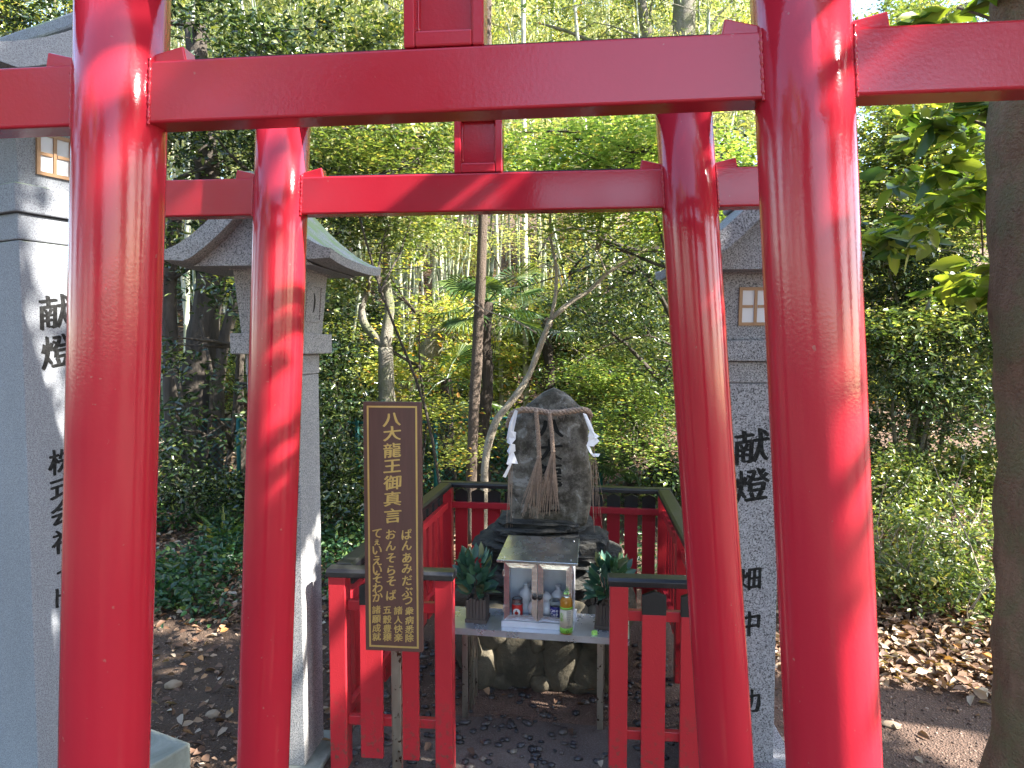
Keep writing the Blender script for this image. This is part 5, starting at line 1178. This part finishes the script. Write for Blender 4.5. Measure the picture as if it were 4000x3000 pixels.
# ---- green wire fence behind, left
def wirefence(label, posts, topz, segs):
    b0 = posts[0]; root = thing('wire_fence', label, 'fence', tuple(T(b0[0], b0[1])))
    for x, y in posts:
        zb_ = gz(x, y); MB().tube([(x, y, zb_ - .1), (x, y, zb_ + topz)], .022, 10).build('fence_post', 'teal_wire', root, smooth=True)
    for (x0, y0), (x1, y1) in zip(posts, posts[1:]):
        mb = MB(); mb.tube([(x0, y0, gz(x0, y0) + topz - .04), (x1, y1, gz(x1, y1) + topz - .04)], .014, 8); mb.build('top_rail', 'teal_wire', root, smooth=True)
        mb = MB(); a = Vector((x0, y0, gz(x0, y0) + .02)); c_ = Vector((x1, y1, gz(x1, y1) + .02)); n = int((c_ - a).length / .07); hN = int((topz - .08) / .07)
        up = Vector((0, 0, topz - .08))
        for s in (-1, 1):
            for i in range(-hN, n + hN):
                # diagonal wire clipped to the panel
                p0 = i / n; p1 = p0 + s * hN / n; t0, t1 = 0.0, 1.0
                if s > 0:
                    if p1 <= 0 or p0 >= 1: continue
                    t0 = max(0, -p0 / (p1 - p0)); t1 = min(1, (1 - p0) / (p1 - p0))
                else:
                    if p0 <= 0 or p1 >= 1: continue
                    t0 = max(0, (1 - p0) / (p1 - p0)); t1 = min(1, (0 - p0) / (p1 - p0))
                if t1 - t0 < .02: continue
                q0 = a.lerp(c_, p0 + (p1 - p0) * t0) + up * t0; q1 = a.lerp(c_, p0 + (p1 - p0) * t1) + up * t1
                mb.tube([q0, q1], .0022, 3, caps=False)
        mb.build('wire_mesh', 'teal_wire', root)
    return root
wp = [(pxX(300, 7.6), 7.6), (pxX(925, 7.4), 7.4), (pxX(1392, 7.1), 7.1), (pxX(1700, 7.2), 7.2), (pxX(2350, 7.4), 7.4), (pxX(3000, 7.8), 7.8)]
wirefence('teal green wire mesh fence along the foot of the slope', wp, .95, None)

# ---- ground cover, litter, stones
def scatter(n, fn, seed):
    rng = np.random.default_rng(seed); out = []
    while len(out) < n:
        x, y = fn(rng)
        out.append((x, y, gz(x, y)))
    return rng, np.array(out)
def inpoly(x, y): # inside the shrine floor
    return -.85 < x - .1 * (y - 3) < .92 and 2.55 < y < 5.15
def nz2(x, y, s, o=0): return noise.noise(Vector((x * s + o, y * s, o)))
def f_cover(rng):
    while True:
        y = rng.uniform(4.6, 12.5); x = rng.uniform(-.62, .1) * y if rng.random() < .75 else rng.uniform(-.1, .7) * y
        if x < 0 and y < 4.2 + .7 * nz2(x, y, 1.5): continue
        if x > 1.2 and y < 7: continue
        if inpoly(x, y) or nz2(x, y, 1.1, 5) < -.05: continue
        return x, y
rng, pc_ = scatter(11000, f_cover, 3)
pos, d, nr, LL, WW = rosettes(rng, pc_ + np.array([0, 0, .04]), 5, .055, .5, .5, .05)
pos[:, 2] += rng.uniform(-.03, .13, len(pos)); link('ground_cover', leafmesh('ground_cover', pos, d, nr, LL, WW), 'leaf_cover')
tag(bpy.data.objects['ground_cover'], 'low dark green ivy and creepers covering the ground behind the gates', 'ground cover', kind='stuff')
def litter(name, n, fn, seed, L, mat, label, zr=(.0, .03), W=.55):
    rng, p = scatter(n, fn, seed); N = n
    az = rng.uniform(0, 6.28, N); d = np.stack([np.cos(az), np.sin(az), rng.normal(0, .22, N)], 1); nr = np.array([0, 0, 1.0]) + rng.normal(0, .42, (N, 3))
    LL = L * rng.uniform(.5, 1.3, N); p[:, 2] += rng.uniform(zr[0], zr[1], N)
    o = link(name, leafmesh(name, p, d, nr, LL, LL * W, .25, .15), mat); tag(o, label, 'fallen leaves', kind='stuff'); return o
def f_bank(rng):
    while True:
        x = rng.normal(2.8, .8); y = rng.normal(4.25, .42)
        if x < 1.3 or y < 3.6 + .35 * nz2(x, y, 2.2): continue
        return x, y
litter('leaf_litter', 7500, f_bank, 5, .066, 'leaf_litter', 'thick brown dead leaves heaped on the bank at the right', (0, .07))
def f_left(rng):
    while True:
        y = rng.uniform(3.0, 9); x = rng.uniform(-.60, -.02) * y
        if inpoly(x, y) or (y < 4.4 + .5 * nz2(x, y, 1.5) and rng.random() < .8): continue
        return x, y
litter('dead_leaves', 8000, f_left, 6, .055, 'leaf_litter', 'scattered dead leaves on the dark soil at the left', (0, .05))
def f_hill(rng):
    y = rng.uniform(7.5, 24); return rng.uniform(-.62, .62) * y, y
litter('hillside_litter', 16000, f_hill, 7, .14, 'leaf_litter', 'pale dry leaf litter covering the bamboo slope', (0, .05), .4)
def f_path(rng):
    while True:
        x, y = rng.uniform(-4, 4), rng.uniform(1.5, 5.2)
        if rng.random() < .25 and x > 1: return x, y
        if not inpoly(x, y): return x, y
litter('path_leaves', 750, f_path, 8, .055, 'leaf_litter', 'single dry leaves lying on the bare gravel', (.002, .015))
def f_in(rng): return rng.uniform(-.55, .75), rng.uniform(2.95, 4.0)
litter('shrine_leaves', 34, f_in, 9, .055, 'leaf_litter', 'few fallen leaves on the floor inside the fence', (.018, .028))
def stones(name, n, fn, seed, r, mat, label, flat=.5, z0=0.0):
    rng, p = scatter(n, fn, seed); import bmesh
    bm = bmesh.new(); bmesh.ops.create_icosphere(bm, subdivisions=1, radius=1); bv = np.array([v.co[:] for v in bm.verts]); bf = np.array([[v.index for v in f.verts] for f in bm.faces]); bm.free()
    N = n; s = r * rng.uniform(.45, 1.3, (N, 1, 1)) * np.stack([rng.uniform(.8, 1.4, N), rng.uniform(.7, 1.1, N), rng.uniform(.6, 1.0, N) * flat * 1.4], 1)[:, None, :]
    az = rng.uniform(0, 6.28, N); c, s_ = np.cos(az), np.sin(az)
    Vv = bv[None] * (1 + rng.normal(0, .08, (N, len(bv), 1))) * s
    X = Vv[:, :, 0] * c[:, None] - Vv[:, :, 1] * s_[:, None]; Yv = Vv[:, :, 0] * s_[:, None] + Vv[:, :, 1] * c[:, None]
    Vv = np.stack([X, Yv, Vv[:, :, 2]], 2) + p[:, None, :] + np.array([0, 0, z0])
    Fq = (bf[None] + (np.arange(N) * len(bv))[:, None, None]).reshape(-1, 3)
    o = link(name, npmesh(name, Vv.reshape(-1, 3), Fq), mat, smooth=True); tag(o, label, 'stones', kind='stuff')
def f_floor(rng):
    while True:
        x, y = rng.uniform(-.75, .9), rng.uniform(2.6, 4.3)
        if inpoly(x, y): return x, y
stones('floor_pebbles', 620, f_floor, 10, .021, 'pebble', 'dark rounded pebbles set in the concrete inside the fence', .38, .007)
def f_grav(rng):
    while True:
        x, y = rng.uniform(-4.5, 4.8), rng.uniform(1.2, 6)
        if x < -.5 and rng.random() < .35: continue
        if not inpoly(x, y): return x, y
stones('gravel', 15000, f_grav, 11, .0065, 'gravel_stone', 'fine reddish gravel on the bare path', .7, .001)
stones('loose_stones', 90, f_grav, 12, .028, 'gravel_stone', 'scattered fist sized stones on the path', .7, .004)
# tufts: bright seedlings between the left pillars
def tuft(label, px, py, Y, n, L, mat, seed, name='grass_tuft', cat='grass tuft', el=.9, W=.1):
    x = pxX(px, Y); b = Vector((x, Y, gz(x, Y))); root = thing(name, label, cat, tuple(b), 0)
    rng = np.random.default_rng(seed); az = rng.uniform(0, 6.28, n); e = rng.normal(el, .3, n)
    d = np.stack([np.cos(az) * np.cos(e), np.sin(az) * np.cos(e), np.abs(np.sin(e))], 1); pos = rng.normal(0, .03, (n, 3)) * np.array([1, 1, 0]); LL = L * rng.uniform(.6, 1.2, n)
    link('blades', leafmesh('blades', pos, d, np.cross(np.cross(d, [0, 0, 1.0]), d) + 1e-3, LL, LL * W, .15, .3), mat, root); return root
tuft('bright sunlit seedling with narrow blades on the leaf litter between the left pillars', 860, 2180, 6.1, 26, .30, 'leaf_maple', 1)
tuft('broad leaved sunlit seedling beside the farther left pillar', 915, 2230, 5.9, 30, .16, 'leaf_maple', 2, 'seedling', 'seedling', .5, .45)
tuft('small green sprout in the dead leaves near the nearer left pillar', 675, 2330, 5.4, 9, .16, 'leaf_maple', 3, 'seedling', 'seedling', 1.1, .3)
tuft('thin arching grass low beside the nearer left pillar', 640, 2420, 4.9, 22, .24, 'leaf_cover', 4, el=.5)
tuft('dry pale twiggy grass standing on the leaf bank', 3450, 2360, 5.4, 60, .34, 'leaf_dry', 5, 'dry_grass', 'dry grass', .9, .045)
def rock(label, px, py, Y, r, seed):
    x = pxX(px, Y); o = lump(MB(), (0, 0, 0), r, seed, .25, 3, 1.6).build('stone', 'boulder_light', None, smooth=True); o.location = (x, Y, gz(x, Y) + r[2] * .4); tag(o, label, 'stone')
rock('flat tan stone on the soil just right of the nearer left pillar', 645, 2720, 3.75, (.045, .035, .025), 3)
rock('rounded tan stone between the light stripes on the soil', 800, 2830, 3.45, (.035, .03, .02), 4)
rock('flat tan stone half sunk in the gravel at the right', 3520, 2890, 3.35, (.045, .03, .012), 5)

# ------------------------------------------------------------------ light
sd = SD
ld = bpy.data.lights.new('sun', 'SUN'); ld.energy = 5.0; ld.angle = R(.5); ld.color = (1, .95, .86)
lo = bpy.data.objects.new('sun', ld); COL.objects.link(lo); lo.rotation_euler = (-sd).to_track_quat('-Z', 'Y').to_euler()
w = bpy.data.worlds.new('World'); S.world = w; w.use_nodes = True; wn = w.node_tree
bg = wn.nodes['Background']; sk = wn.nodes.new('ShaderNodeTexSky'); sk.sky_type = 'NISHITA'; sk.sun_disc = False
sk.sun_elevation = SUN_EL; sk.sun_rotation = math.atan2(sd.x, sd.y); sk.air_density = 1.0; sk.dust_density = 1.2
wn.links.new(sk.outputs[0], bg.inputs[0]); bg.inputs[1].default_value = .15
S.view_settings.view_transform = 'Standard'; S.view_settings.look = 'None'; S.view_settings.gamma = 1; S.view_settings.use_curve_mapping = False
S.view_settings.exposure = 2.5
S.cycles.max_bounces = 8; S.cycles.transparent_max_bounces = 16; S.cycles.sample_clamp_indirect = 6
